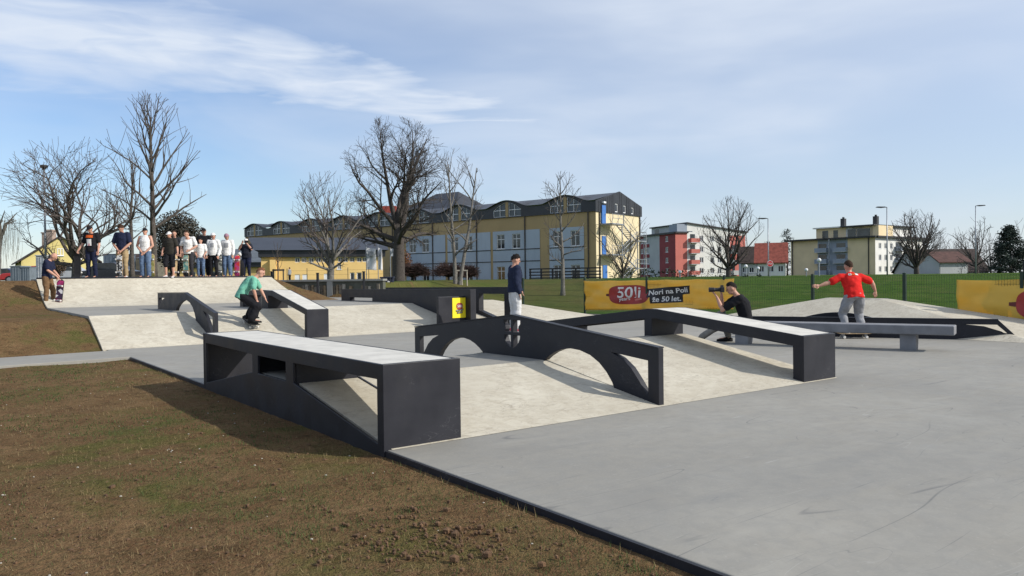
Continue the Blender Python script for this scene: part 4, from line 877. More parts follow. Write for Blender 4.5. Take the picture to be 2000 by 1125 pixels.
# ------------------------------------------------------------------ trees
BARK = pmat('bark', (.085, .072, .062), .35, 14, .95, .5); BARKD = pmat('dark_bark', (.065, .055, .049), .35, 10, .95, .5); BARKG = pmat('grey_bark', (.15, .14, .125), .3, 12, .95, .5); TWIG = pmat('twig_bark', (.095, .078, .070), .3, 6, .95)
def env_dist(p, d, c, rx, rz):
    q = Vector(((p.x - c.x) / rx, (p.y - c.y) / rx, (p.z - c.z) / rz)); e = Vector((d.x / rx, d.y / rx, d.z / rz)); A_, B_, C_ = e.dot(e), q.dot(e), q.dot(q) - 1
    D = B_ * B_ - A_ * C_
    return max(0.05, (-B_ + math.sqrt(D)) / A_) if D > 0 else .05
def bare_tree(name, label, base, h, rw, seed, fork=.25, limbs=8, ang=(20, 68), kids=(7, 6, 4), wig=.16, up=.22, r0=.2, twig=.009, leader=True, bark=None, crowncol=None, lean=(0, 0), group='bare trees around the park', stems=1, envz=None):
    rnd = random.Random(seed); base = Vector(base); r = empty(name, base, label, 'tree', group); T = MB(); Cn = MB(); cz = Vector((lean[0] * h, lean[1] * h, h * (fork * .8 + 1) / 2)); rz = h * (1 - fork * .8) / 2
    if envz: cz.z = envz[0] * h; rz = envz[1] * h
    def path(p, d, L, wg, upb, n):
        pts = [p.copy()]; d = d.normalized()
        for i in range(n):
            d = (d + Vector((rnd.gauss(0, wg), rnd.gauss(0, wg), rnd.gauss(0, wg * .7) + upb / n))).normalized(); p = p + d * (L / n); pts.append(p.copy())
        return pts
    def grow(pts, rad, lev):
        n = len(pts) - 1; (T if lev == 0 else Cn if lev > 1 else T).tube(pts, [max(twig * .8, rad * (1 - .86 * i / n)) for i in range(n + 1)], 7 if lev == 0 else 5 if lev == 1 else 4 if lev == 2 else 3, cap=lev < 2)
        if lev >= len(kids): return
        L = sum((a - b).length for a, b in zip(pts, pts[1:])); k = kids[lev - 1] if lev else limbs
        k = max(1, int(round(k * rnd.uniform(.8, 1.2))))
        for i in range(k):
            t = .22 + .78 * (i + rnd.random()) / k; x = t * n; j = min(int(x), n - 1); p = pts[j].lerp(pts[j + 1], x - j); tg = (pts[j + 1] - pts[j]).normalized()
            side = tg.orthogonal().normalized(); side.rotate(Matrix.Rotation(rnd.uniform(0, 2 * PI), 3, tg)); an = math.radians(rnd.uniform(26, 58)); d = tg * math.cos(an) + side * math.sin(an); d.z += up * .5
            d.normalize(); dd = env_dist(p, d, cz, rw, rz); LL = min(L * rnd.uniform(.38, .62), dd * rnd.uniform(.75, 1.05))
            if LL < .12: continue
            rr = max(twig, rad * (1 - .86 * t) * rnd.uniform(.5, .75)); grow(path(p, d, LL, wig, up, 5 if lev == 0 else 4 if lev == 1 else 3), rr, lev + 1)
    ht = h * (.88 if leader else fork * 1.15)
    for s in range(stems):
        d0 = Vector((lean[0] * .6 + (rnd.uniform(-.16, .16) if stems > 1 else rnd.uniform(-.03, .03)), lean[1] + rnd.uniform(-.03, .03), 1)); tp = path(Vector((.12 * s, 0, -.3)), d0, ht + .3, wig * .22, .1, 9 if leader else 5); n = len(tp) - 1
        T.tube(tp, [r0 * ((1 - .9 * i / n) if leader else (1 - .25 * i / n)) * (1.35 if i == 0 else 1) + (twig if leader else 0) for i in range(n + 1)], 9)
        for i in range(limbs):
            f = (i + rnd.random() * .7) / limbs
            if leader: zt = fork * h + (ht - fork * h) * (f ** .9) * .96
            else: zt = h * fork * (.72 + .42 * f)
            x = (zt + .3) / (ht + .3) * n; j = min(int(x), n - 1); p = tp[j].lerp(tp[j + 1], min(1, x - j)); ph = i * 2.39996 + seed + rnd.uniform(-.4, .4); pol = math.radians(ang[1] + (ang[0] - ang[1]) * f + rnd.uniform(-8, 8))
            d = Vector((math.cos(ph) * math.sin(pol), math.sin(ph) * math.sin(pol), math.cos(pol))); L = env_dist(p, d, cz, rw, rz) * rnd.uniform(.86, 1.04); rr = r0 * (rnd.uniform(.34, .5) if leader else rnd.uniform(.34, .52)) * (1 - .5 * f if leader else 1)
            grow(path(p, d, L, wig, up, 7), max(rr, twig * 2), 1)
    T.build('trunk', bark or BARK, r, smooth=True); Cn.build('crown', crowncol or TWIG, r)
    return r
def tb(px, py, d): return atd(px, py, d)
def hpx(pt, px, base, d): return atd(px, pt, d).z - base.z
def tree_at(name, label, px, pb, pt, halfw, d, seed, **kw):
    b = tb(px, pb, d); return bare_tree(name, label, b, hpx(pt, px, b, d), halfw / FPX * d, seed, **kw)
tree_at('spreading_tree', 'wide spreading bare tree with low fork in front of the yellow house', 150, 546, 268, 140, 36, 4, fork=.13, limbs=11, ang=(10, 70), envz=(.54, .46), kids=(10, 8, 3), wig=.24, up=.15, r0=.24, leader=False, bark=BARK, twig=.010)
tree_at('tall_tree', 'tall upright bare tree behind the white vest', 300, 546, 186, 98, 40, 11, fork=.22, limbs=22, ang=(14, 60), envz=(.56, .46), kids=(7, 6), wig=.11, up=.32, r0=.19, twig=.012)
tree_at('slim_tree', 'slim bare tree behind the navy shirt leaning over the crowd', 258, 546, 285, 62, 44, 17, fork=.2, limbs=11, ang=(15, 50), kids=(5, 4), wig=.15, up=.3, r0=.14, twig=.011)
tree_at('forked_tree', 'vase-shaped bare tree in front of the ochre hall', 645, 580, 330, 74, 34, 23, envz=(.6, .41), fork=.28, limbs=11, ang=(12, 56), kids=(8, 6, 3), wig=.13, up=.3, r0=.17, leader=False, bark=BARKG, twig=.008)
tree_at('oak_tree', 'big dark gnarled oak with thick trunk in front of the school', 778, 562, 232, 118, 58, 34, fork=.33, limbs=11, ang=(6, 70), kids=(8, 7, 5, 2), wig=.17, up=.10, envz=(.60, .42), r0=.50, leader=False, bark=BARKD, crowncol=BARKD, twig=.012)
tree_at('twin_stem_tree', 'slender bare tree with two pale stems beside the stake frame', 889, 580, 288, 64, 44, 37, fork=.26, limbs=12, ang=(16, 64), kids=(8, 7), wig=.12, up=.22, r0=.13, bark=BARKG, stems=2, twig=.010)
tree_at('young_tree', 'bare tree with sparse pale limbs left of the yellow banner', 1099, 578, 330, 54, 40, 41, fork=.24, limbs=16, ang=(14, 66), kids=(8, 7), wig=.13, up=.2, r0=.12, bark=BARKG, twig=.010)
tree_at('vase_tree', 'small bare tree before the outside stair of the school', 1216, 552, 392, 62, 58, 43, fork=.1, limbs=9, ang=(12, 52), kids=(7, 5), wig=.13, up=.25, r0=.13, leader=False, twig=.013)
tree_at('round_tree', 'dense rounded bare tree in front of the red and white block', 1424, 556, 382, 66, 60, 47, envz=(.58, .42), fork=.22, limbs=14, ang=(8, 62), kids=(7, 6, 4), wig=.12, up=.3, r0=.24, leader=False, bark=BARKD, twig=.011)
tree_at('broad_tree', 'broad bare tree in front of the white apartment wall', 1790, 539, 408, 56, 105, 53, fork=.14, limbs=11, ang=(10, 58), kids=(6, 5, 3), wig=.14, up=.25, r0=.36, leader=False, bark=BARKD, twig=.02, stems=2)
tree_at('far_tree', 'far bare tree with open crown beside the last street lamp', 1908, 535, 422, 44, 130, 59, fork=.16, limbs=10, ang=(10, 60), kids=(6, 5, 3), wig=.16, up=.22, r0=.36, leader=False, bark=BARKD, twig=.025)
for px, pt, hw, d, s, lab in ((1838, 446, 22, 190, 61, 'small far bare tree above the brown roof ridge'), (1864, 444, 20, 185, 67, 'ivy-dark far bare tree above the small house'), (1992, 418, 30, 150, 71, 'bare tree rising past the dark conifer'), (1180, 452, 18, 150, 73, 'faint far bare tree past the school stair'), (1852, 452, 26, 200, 83, 'twiggy far bare tree over the russet roof'), (1888, 446, 26, 190, 89, 'twiggy far bare tree left of the last lamp'), (1936, 440, 30, 170, 97, 'twiggy far bare tree between lamp and conifer'), (1820, 462, 22, 195, 101, 'low far bare tree just past the white apartments'), (420, 480, 22, 120, 79, 'low far bare tree behind the helmeted boys')):
    tree_at('far_tree', lab, px, 545 if px < 1500 else 536, pt, hw, d, s, fork=.12, limbs=10, ang=(10, 60), kids=(8, 7), wig=.15, up=.22, r0=.26, leader=False, bark=BARKD, twig=.03)
def leaf_mass(m, rnd, c, rad, n, size, flat=.6, shell=.45):
    for _ in range(n):
        v = Vector((rnd.gauss(0, 1), rnd.gauss(0, 1), rnd.gauss(0, 1))).normalized() * (shell + (1 - shell) * rnd.random()); p = Vector(c) + Vector((v.x * rad[0], v.y * rad[1], v.z * rad[2]))
        a = Vector((rnd.gauss(0, 1), rnd.gauss(0, 1), rnd.gauss(0, flat))).normalized() * size * rnd.uniform(.6, 1.3); b = a.orthogonal().normalized() * size * rnd.uniform(.3, .6); b.rotate(Matrix.Rotation(rnd.uniform(0, 6.28), 3, a.normalized()))
        m.add([p - a, p + b, p + a, p - b], [(0, 1, 2, 3)])
NEED = pmat('conifer_needles', (.040, .055, .044), .4, 1.2, .9); HEDG = pmat('hedge_leaves', (.018, .032, .014), .45, 2.0, .9); RUSS = pmat('russet_twigs', (.060, .036, .031), .35, 3, .95); BRWN = pmat('dry_brown_leaves', (.16, .07, .03), .4, 4, .9)
def conifer(name, label, px, pb, pt, halfw, d, seed, mat=NEED, n=2600, flat=False):
    rnd = random.Random(seed); b = tb(px, pb, d); h = hpx(pt, px, b, d); w = halfw / FPX * d; r = empty(name, b, label, 'tree'); m = MB(); m.tube([(0, 0, -.3), (0, 0, h * .5), (0, 0, h * .97)], [.25, .15, .03], 7); br = MB(); lv = MB()
    for i in range(90):
        f = (i + rnd.random()) / 90; z = h * (.06 + .93 * f); L = w * (1 - f) ** (.55 if not flat else .5) * rnd.uniform(.7, 1.08) + .2; ph = rnd.uniform(0, 6.28); e = Vector((math.cos(ph) * L, math.sin(ph) * L, z + L * (.12 if not flat else .05))); br.tube([(0, 0, z), e * .5 + Vector((0, 0, z * .5 + .05)), e], [.05, .03, .012], 4)
        for k in range(int(n / 90)):
            t = rnd.uniform(.2, 1.05); p = Vector((0, 0, z)).lerp(e, t); leaf_mass(lv, rnd, p, (.34 * w * .6, .34 * w * .6, .30 * w * .5), 1, .04 * w + .05, .3, .1)
    m.build('trunk', BARKD, r); br.build('branch', BARKD, r, kind='stuff'); lv.build('crown', mat, r)
conifer('conifer_tree', 'dark green conifer beyond the second banner', 1974, 537, 442, 40, 115, 5, n=9000); conifer('conifer_tree', 'small dark conifer hugging the big conifer\'s flank', 1952, 537, 485, 22, 118, 6, n=4000)
conifer('cedar_tree', 'flat-topped dark cedar above the red roof', 1538, 545, 448, 30, 210, 8, n=1500, flat=True); conifer('evergreen_tree', 'rounded dark evergreen behind the white house', 1500, 545, 472, 26, 215, 9, n=1500, flat=True)
def shrub(name, label, px, pb, pt, halfw, d, seed, mat, n, size, stem=.25, cat='shrub', group=None):
    rnd = random.Random(seed); b = tb(px, pb, d); h = hpx(pt, px, b, d); w = halfw / FPX * d; r = empty(name, b, label, cat, group); m = MB(); hz = h * (1 + stem) / 2; rz = h * (1 - stem) / 2
    for i in range(10):
        ph = i * 2.4; m.tube([(0, 0, -.1), (.05 * math.cos(ph), .05 * math.sin(ph), h * stem), (w * .6 * math.cos(ph), w * .6 * math.sin(ph), hz + rz * rnd.uniform(-.2, .5))], [.06, .05, .012], 5)
    m.build('stem', BARKD, r); lv = MB(); leaf_mass(lv, rnd, (0, 0, hz), (w, w, rz), n, size, .8, .3); lv.build('foliage', mat, r)
def twigball(name, label, px, pb, pt, halfw, d, seed):
    rnd = random.Random(seed); b = tb(px, pb, d); h = hpx(pt, px, b, d); w = halfw / FPX * d; r = empty(name, b, label, 'tree', 'clipped twiggy ball trees'); m = MB(); z0 = h * .42; m.tube([(0, 0, -.1), (.03, 0, z0)], [.11, .08], 7); tw = MB()
    for i in range(420):
        ph = rnd.uniform(0, 6.28); c = rnd.uniform(.05, 1) ; e = Vector((math.cos(ph) * w * math.sqrt(1 - (1 - c) ** 2) * rnd.uniform(.85, 1.02), 0, 0)); e.y = math.sin(ph) * abs(e.x) / max(.1, abs(math.cos(ph))) if abs(math.cos(ph)) > .15 else w * rnd.uniform(-.9, .9); e.z = z0 + (h - z0) * (1 - c) * rnd.uniform(.8, 1.03) + .1
        e.y = max(-w, min(w, e.y)); mid = e * .45 + Vector((rnd.gauss(0, .12), rnd.gauss(0, .12), z0 * .55 + .12)); tw.tube([(0, 0, z0), mid, e], [.03, .018, .009], 3, False)
        for _ in range(3): tw.tube([mid.lerp(e, rnd.random()), e + Vector((rnd.gauss(0, .22), rnd.gauss(0, .22), rnd.gauss(0, .12)))], [.012, .008], 3, False)
    m.build('trunk', BARKD, r); tw.build('crown', RUSS, r)
twigball('ball_tree', 'clipped reddish twig ball tree beside the oak trunk', 808, 562, 514, 33, 62, 1); twigball('ball_tree', 'clipped reddish twig ball tree behind the twin-stemmed tree', 876, 562, 513, 33, 64, 2); twigball('ball_tree', 'clipped reddish twig ball tree beside the stake frame', 913, 562, 517, 24, 67, 4)
shrub('beech_shrub', 'shrub with dry brown leaves beside the oak trunk', 789, 560, 486, 17, 66, 12, BRWN, 800, .10, .3)
shrub('evergreen_shrub', 'big dark evergreen shrub behind the white tee', 348, 545, 410, 52, 60, 14, pmat('dull_evergreen', (.050, .045, .034), .4, 2, .9), 11000, .11, .10, 'shrub')
shrub('brown_shrub', 'bare brown shrub in front of the yellow house', 112, 546, 502, 16, 46, 15, pmat('brown_twigs', (.11, .075, .05), .3, 4, .9), 900, .07, .1)
def hedge(label, px0, px1, pt, pb, d, seed, mat=HEDG, dep=1.2):
    rnd = random.Random(seed); a = atd(px0, pb, d); b = atd(px1, pb, d); hz = atd((px0 + px1) / 2, pt, d).z; r = empty('hedge', a, label, 'hedge'); lv = MB(a); L = b.x - a.x; z0 = min(a.z, b.z) - .4
    for i in range(int(L * 90)):
        x = rnd.random(); top = hz + .18 * math.sin(x * 23 + seed) + .1 * math.sin(x * 61); leaf_mass(lv, rnd, (a.x + L * x, d + rnd.uniform(0, dep), z0 + (top - z0) * math.sqrt(rnd.random())), (.1, .1, .08), 1, .11, .8, .1)
    lv.build('foliage', mat, r); m = MB(a)
    for i in range(int(L / 1.5)): x = a.x + 1.5 * i + .5; m.tube([(x, d + dep / 2, z0 - .2), (x, d + dep / 2, (hz + z0) / 2)], .05, 5)
    m.build('stem', BARKD, r, kind='stuff')
hedge('dark hedge behind the first banner below the red block', 1192, 1345, 527, 548, 64, 3); hedge('dark hedge between photographer and globe lamps', 1392, 1492, 541, 552, 58, 4); hedge('low dark hedge below the railed terrace', 1022, 1140, 551, 562, 60, 5); hedge('sparse brown hedge in front of the white apartments', 1345, 1420, 526, 546, 110, 6, pmat('hedge_brown', (.07, .055, .04), .4, 2, .9)); hedge('dark far thicket below the conifer', 1880, 2060, 508, 534, 125, 8, pmat('thicket', (.035, .033, .033), .4, 1, .9), 2.5)
hedge('dark far thicket past the fence corner', 1800, 1885, 512, 534, 160, 9, MATS['thicket'], 2)
# weeping willow at the field edge
b = tb(-6, 546, 66); r = empty('willow_tree', b, 'pale weeping willow with hanging strands past the grey bins', 'tree'); m = MB(); m.tube([(0, 0, -.2), (.1, 0, 2.2), (.3, .1, 3.6)], [.3, .24, .16], 8); rn = random.Random(2); st = MB()
for i in range(9):
    ph = i * 2.4; e = V0 = Vector((math.cos(ph) * 1.6, math.sin(ph) * 1.6, 5.2 + .3 * (i % 3))); m.tube([(.3, .1, 3.4), (e.x * .5, e.y * .5, 4.8), e], [.12, .08, .03], 6)
    for k in range(12): x = e * rn.uniform(.4, 1.15) + Vector((rn.gauss(0, .3), rn.gauss(0, .3), 0)); x.z = rn.uniform(4.4, 5.6); st.tube([x, x + Vector((rn.gauss(0, .12), 0, -rn.uniform(1.2, 2))), x + Vector((rn.gauss(0, .15), 0, -rn.uniform(2.2, 4)))], [.012, .009, .007], 3, False)
m.build('trunk', BARKG, r); st.build('crown', pmat('willow_twigs', (.13, .115, .08), .2, 3, .9), r)
# sapling with stakes
p = tb(543, 566, 31.6); r = empty('staked_sapling', p, 'thin staked sapling beside the back bank\'s soil slope', 'tree'); m = MB(); m.tube([(0, 0, -.1), (.02, 0, 1.0), (0, 0, 1.95)], [.03, .025, .008], 6)
for i in range(9): ph = i * 2.4; z = .75 + .1 * i; m.tube([(0, 0, z), (.14 * math.cos(ph), .14 * math.sin(ph), z + .25), (.22 * math.cos(ph), .2 * math.sin(ph), z + .55)], [.012, .009, .005], 4)
m.build('trunk', BARK, r)
for x in (-.2, .2): m = MB(); m.tube([(x, .1, -.15), (x, .1, .86)], .03, 6); m.build('stake', BARKD, r)
m = MB(); m.box(-.25, .25, .06, .1, .78, .85); m.build('crossbar', BARKD, r)
# ------------------------------------------------------------------ foreground ground cover
def ground_cover():
    rnd = random.Random(5); DG = pmat('dry_grass', (.21, .155, .075), .35, 30, .9, kind='Object'); GG = pmat('green_grass', (.055, .085, .022), .4, 20, .9); CL = pmat('soil_clod', (.115, .066, .035), .35, 25, .95, .4); PB = pmat('pale_pebble', (.38, .35, .29), .2, 20, .8)
    dry, gr, cl, pb = MB(), MB(), MB(), MB()
    def place():
        while True:
            d = 1.9 + 11 * rnd.random() ** 1.7; x = rnd.uniform(-.75, .30) * d
            b, a = BA(x, d)
            if b < 2.52: return x, d
    def blade(m, x, y, hgt, w, lean):
        z = zground(x, y) - .01 + .022 * mnoise.noise((x * 1.3, y * 1.3, 0)); ph = rnd.uniform(0, 6.28); dx, dy = math.cos(ph), math.sin(ph); a = rnd.uniform(.0, 1) ** .5 * lean
        t = Vector((x + dx * hgt * math.sin(a), y + dy * hgt * math.sin(a), z + hgt * math.cos(a) + .006)); p = Vector((-dy * w, dx * w, 0)); m.add([Vector((x, y, z)) - p, Vector((x, y, z)) + p, t], [(0, 1, 2)])
    for _ in range(26000):
        x, y = place(); n = mnoise.noise((x * .8, y * .8, 5)); 
        if n > .0 + rnd.gauss(0, .12):
            for _ in range(4): blade(gr, x + rnd.gauss(0, .03), y + rnd.gauss(0, .03), rnd.uniform(.012, .036), .0022 * max(1, y / 4), 1.2)
        else:
            for _ in range(2): blade(dry, x + rnd.gauss(0, .04), y + rnd.gauss(0, .04), rnd.uniform(.012, .045), .0016 * max(1, y / 4), 1.57)
    for _ in range(2600):
        x, y = place(); n = mnoise.noise((x * .7 + 9, y * .7, 2)); 
        if n < -.02 and rnd.random() < .6: continue
        s = abs(rnd.gauss(0, .005)) + .004; z = zground(x, y) + .022 * mnoise.noise((x * 1.3, y * 1.3, 0)); cl.sphere((x, y, z), (s * rnd.uniform(.7, 1.4), s * rnd.uniform(.7, 1.4), s * .8), 5, 3)
    for _ in range(420):
        q = at(rnd.gauss(830, 130), rnd.gauss(1060, 36), -.055); b_, a_ = BA(q.x, q.y)
        if b_ < 2.5: s = abs(rnd.gauss(0, .006)) + .003; cl.sphere((q.x, q.y, zground(q.x, q.y) + .01), (s * rnd.uniform(.7, 1.4), s * rnd.uniform(.7, 1.4), s * .9), 5, 3)
    for _ in range(160):
        x, y = place(); s = rnd.uniform(.003, .008); z = zground(x, y) + .022 * mnoise.noise((x * 1.3, y * 1.3, 0)); pb.sphere((x, y, z + .003), (s * 1.2, s, s * .7), 6, 4)
    for _ in range(300):    # tufts along the slab edge
        a = rnd.uniform(1.5, 13.5); p = W(2.57 - abs(rnd.gauss(0, .03)), a)
        if 5 < a < 9.7: continue
        for _ in range(2): blade(dry if rnd.random() < .6 else gr, p.x, p.y, rnd.uniform(.02, .065), .0022, .9)
    for mb, nm, mt in ((dry, 'dry_grass', DG), (gr, 'green_grass', GG), (cl, 'soil_clods', CL), (pb, 'pale_pebbles', PB)):
        mb.build(nm, mt, None, label={'dry_grass': 'dry straw-coloured grass scattered on the soil', 'green_grass': 'sparse green grass patches on the soil', 'soil_clods': 'crumbly brown soil clods on the bare ground', 'pale_pebbles': 'small pale pebbles on the brown soil'}[nm], kind='stuff')
ground_cover()
# ------------------------------------------------------------------ people
V = Vector
PEND = []      # (object, voxel, extra finger mesh) remeshed together at the end
def cloth(name, c, var=.12, rough=.9): return pmat('cloth_' + name, c, var, 14, rough, .25, spec=.15)
SKIN = pmat('skin', (.50, .27, .19), .08, 9, .55, spec=.4); SKIN2 = pmat('skin_tan', (.40, .20, .13), .08, 9, .55, spec=.4)
def hairm(name, c): return pmat('hair_' + name, c, .3, 40, .85, spec=.15)
HB, HD, HL = hairm('brown', (.045, .025, .016)), hairm('dark', (.014, .011, .010)), hairm('auburn', (.16, .07, .035))
STAND = dict(pel=(0, 0, .94), wai=(0, .005, 1.08), che=(0, .01, 1.29), nek=(0, -.01, 1.47), hea=(0, .015, 1.615), hipR=(.09, 0, .90), kneR=(.105, .025, .50), ankR=(.115, -.01, .085), toeR=(.135, .16, .035),
             shoR=(.18, 0, 1.415), elbR=(.235, -.02, 1.13), wriR=(.245, .06, .89), finR=(.235, .10, .73))
def full(pose):
    J = {k: V(v) for k, v in STAND.items()}
    for k in list(J):
        if k.endswith('R'): J[k[:-1] + 'L'] = V((-J[k].x, J[k].y, J[k].z))
    for k, v in pose.items(): J[k] = V(v)
    for s in 'RL':
        if 'ank' + s in pose and 'toe' + s not in pose: a = J['ank' + s]; J['toe' + s] = V((a.x + (.02 if s == 'R' else -.02), a.y + .17, a.z - .05))
    return J
def rings(m, pts, radii, side, n=14):
    out = []; P = [V(p) for p in pts]
    for i, (p, (rx, ry)) in enumerate(zip(P, radii)):
        t = (P[min(i + 1, len(P) - 1)] - P[max(0, i - 1)]).normalized(); s = (side - t * side.dot(t)).normalized(); f = t.cross(s)
        out.append([p + s * rx * math.cos(2 * PI * k / n) + f * ry * math.sin(2 * PI * k / n) for k in range(n)])
    m.loft(out)
def limb(m, pts, rad, n=10):
    m.tube(pts, rad, n)
    for p, r in zip(pts, rad): m.sphere(p, r, 10, 7)
def sub(a, b, t): return a.lerp(b, t)
def person(label, loc, yaw, height, pose, shirt, trousers, shoes, hair=HB, hstyle='short', sleeve='short', legs='long', baggy=1.0, skin=SKIN, look=None, prints=(), group=None, z=None, wide=1.0, hat=None, fine=False, belly=1.0):
    S = height / 1.75; J = full(pose); r = empty('person', loc, label, 'person', group, yaw); k = lambda v: v * S
    J = {a: b * S for a, b in J.items()}; ww = wide
    side_s = (J['shoR'] - J['shoL']).normalized(); smid = (J['shoR'] + J['shoL']) / 2
    up = (J['hea'] - J['nek']).normalized(); face = V(look) if look else V((0, 1, 0)); face = (face - up * face.dot(up) * .6).normalized(); hs = face.cross(up).normalized(); hup = hs.cross(face).normalized()
    b = MB()
    tp = [J['pel'] - (J['wai'] - J['pel']) * .45, J['pel'], J['wai'], J['che'], smid + (J['nek'] - smid) * .15, J['nek']]
    tr = [(.135, .095), (.155, .105), (.135, .095 * belly), (.155, .108), (.15, .08), (.056, .056)]
    rings(b, tp, [(k(x) * ww, k(y) * ww) for x, y in tr], side_s)
    hc = J['hea']
    limb(b, [J['nek'] - up * k(.04), hc - up * k(.04)], [k(.056), k(.05)])
    b.sphere(hc + hup * k(.012) - face * k(.006), (k(.074), k(.094), k(.104)), 16, 12, (hs, face, hup)); b.sphere(hc + face * k(.022) - hup * k(.062), (k(.054), k(.062), k(.056)), 12, 9, (hs, face, hup))
    b.sphere(hc + face * k(.092) - hup * k(.012), (k(.014), k(.022), k(.024)), 8, 6, (hs, face, hup)); b.sphere(hc + face * k(.078) + hup * k(.022), (k(.05), k(.014), k(.012)), 8, 6, (hs, face, hup))
    for s in (-1, 1): b.sphere(hc + hs * s * k(.076) - face * k(.004) - hup * k(.004), (k(.012), k(.022), k(.032)), 8, 6, (hs, face, hup))
    fing = MB()
    for s in 'RL':
        limb(b, [sub(smid, J['sho' + s], .75), J['sho' + s], sub(J['sho' + s], J['elb' + s], .4), J['elb' + s], sub(J['elb' + s], J['wri' + s], .35), J['wri' + s]], [k(.06), k(.056) * ww, k(.050) * ww, k(.040) * ww, k(.041) * ww, k(.027)])
        limb(b, [J['hip' + s], sub(J['hip' + s], J['kne' + s], .45), J['kne' + s], sub(J['kne' + s], J['ank' + s], .35), J['ank' + s]], [k(.085), k(.074), k(.054), k(.052), k(.036)])
        limb(b, [J['ank' + s] - V((0, 0, k(.02))), J['toe' + s]], [k(.034), k(.028)])
        w, f = J['wri' + s], J['fin' + s]; d = (f - w).normalized(); sg = 1 if s == 'R' else -1
        pn = (face if abs(d.dot(face)) < .8 else hup); ac = d.cross(pn).normalized(); pn = ac.cross(d).normalized()
        pc = w + d * k(.05); b.sphere(pc, (k(.038), k(.020), k(.050)), 10, 8, (ac, pn, d))
        for q, (off, L) in enumerate(((-.028, .060), (-.010, .072), (.009, .068), (.026, .054))):
            p0 = w + d * k(.085) + ac * k(off); p1 = p0 + d * k(L * .55); p2 = p1 + (d * .75 - pn * sg * .0 + V((0, 0, 0))) * k(L * .5) + pn * k(.014); fing.tube([p0 - d * k(.01), p1, p2], [k(.0095), k(.009), k(.0068)], 6)
        inner = ac * (-1 if ac.dot(V((sg, 0, 0))) > 0 else 1); p0 = w + d * k(.03) + inner * k(.026); fing.tube([p0, p0 + d * k(.03) + inner * k(.022), p0 + d * k(.058) + inner * k(.026)], [k(.011), k(.0105), k(.008)], 6)
    o = b.build('body', skin, r); PEND.append((o, .011 * S if fine else .014 * S, fing))
    # face details
    ey = MB(); [ey.sphere(hc + hs * s * k(.032) + face * k(.083) + hup * k(.004), (k(.013), k(.008), k(.007)), 8, 6, (hs, face, hup)) for s in (-1, 1)]; ey.build('eyes', INK, r)
    mo = MB(); mo.sphere(hc + face * k(.080) - hup * k(.056), (k(.022), k(.008), k(.006)), 8, 6, (hs, face, hup)); mo.build('mouth', pmat('lips', (.30, .09, .08), .1, 9, .5), r)
    # shirt
    c = MB(); e = .02 if sleeve != 'long' else .032
    hem = J['pel'] - (J['wai'] - J['pel']) * (.5 if sleeve != 'tank' else .1)
    sp = [hem, sub(hem, J['wai'], .55), J['wai'], J['che'], smid + (J['nek'] - smid) * .10, J['nek'] - up * k(.012)]
    sr = [(.165, .118), (.162, .118), (.152, .112 * belly), (.168, .124), (.158, .093), (.072, .07)]
    if sleeve == 'tank': sr[4] = (.125, .09)
    rings(c, sp, [((x + e * .55) * S * ww, (y + e * .55) * S * ww) for x, y in sr], side_s)
    for s in 'RL':
        if sleeve == 'tank': continue
        sh, el, wr = J['sho' + s], J['elb' + s], J['wri' + s]
        if sleeve == 'short': limb(c, [sub(smid, sh, .7), sh, sub(sh, el, .75)], [k(.074), k(.071) * ww, k(.068) * ww])
        else: limb(c, [sub(smid, sh, .7), sh, sub(sh, el, .5), el, sub(el, wr, .5), sub(el, wr, .96)], [k(.080), k(.078) * ww, k(.070) * ww, k(.062), k(.056), k(.046)])
    so_ = c.build('hoodie' if sleeve == 'long' else 'shirt', shirt, r); PEND.append((so_, .014 * S, None))
    # trousers
    t = MB(); rings(t, [J['pel'] - (J['wai'] - J['pel']) * .6, J['pel'], sub(J['pel'], J['wai'], .35)], [(k(.158) * ww, k(.115) * ww), (k(.166) * ww, k(.118) * ww), (k(.156) * ww, k(.11) * ww)], (J['hipR'] - J['hipL']).normalized())
    for s in 'RL':
        h, kn, an = J['hip' + s], J['kne' + s], J['ank' + s]; q = baggy
        if legs == 'long': limb(t, [h, sub(h, kn, .5), kn, sub(kn, an, .5), sub(kn, an, .95)], [k(.098) * ww, k(.090) * ww * (.6 + .4 * q), k(.072) * q, k(.066) * q, k(.060) * q])
        else: limb(t, [h, sub(h, kn, .5), sub(h, kn, 1.0), sub(kn, an, .12)], [k(.100), k(.094), k(.086), k(.084)])
    PEND.append((t.build('trousers' if legs == 'long' else 'shorts', trousers, r), .014 * S, None))
    for s in 'RL':
        an, to = J['ank' + s], J['toe' + s]; d = to - an; d.z = 0; d = d.normalized() if d.length > .01 else V((0, 1, 0)); tz = (to - an).normalized(); m = MB(); hl = an - d * k(.055); ac = V((-d.y, d.x, 0)); zb = V((0, 0, -k(.05)))
        rr = []
        for tt, w_, h_ in ((-.02, .030, .060), (.04, .038, .085), (.10, .042, .092), (.16, .042, .065), (.22, .044, .052), (.265, .036, .042), (.285, .018, .03)):
            p = hl + (to - an + d * 0).normalized() * 0 + d * k(tt) + V((0, 0, (to.z - an.z + k(.05)) * max(0, min(1, (tt - .05) / .2)))); base = p + V((0, 0, -k(.085)))
            rr.append([base + ac * k(w_) * cx + V((0, 0, k(h_) * cz)) for cx, cz in ((-.95, 0), (-1, .35), (-.7, .85), (0, 1), (.7, .85), (1, .35), (.95, 0))])
        m.loft(rr); m.build('shoe', shoes, r, smooth=True, fix=True)
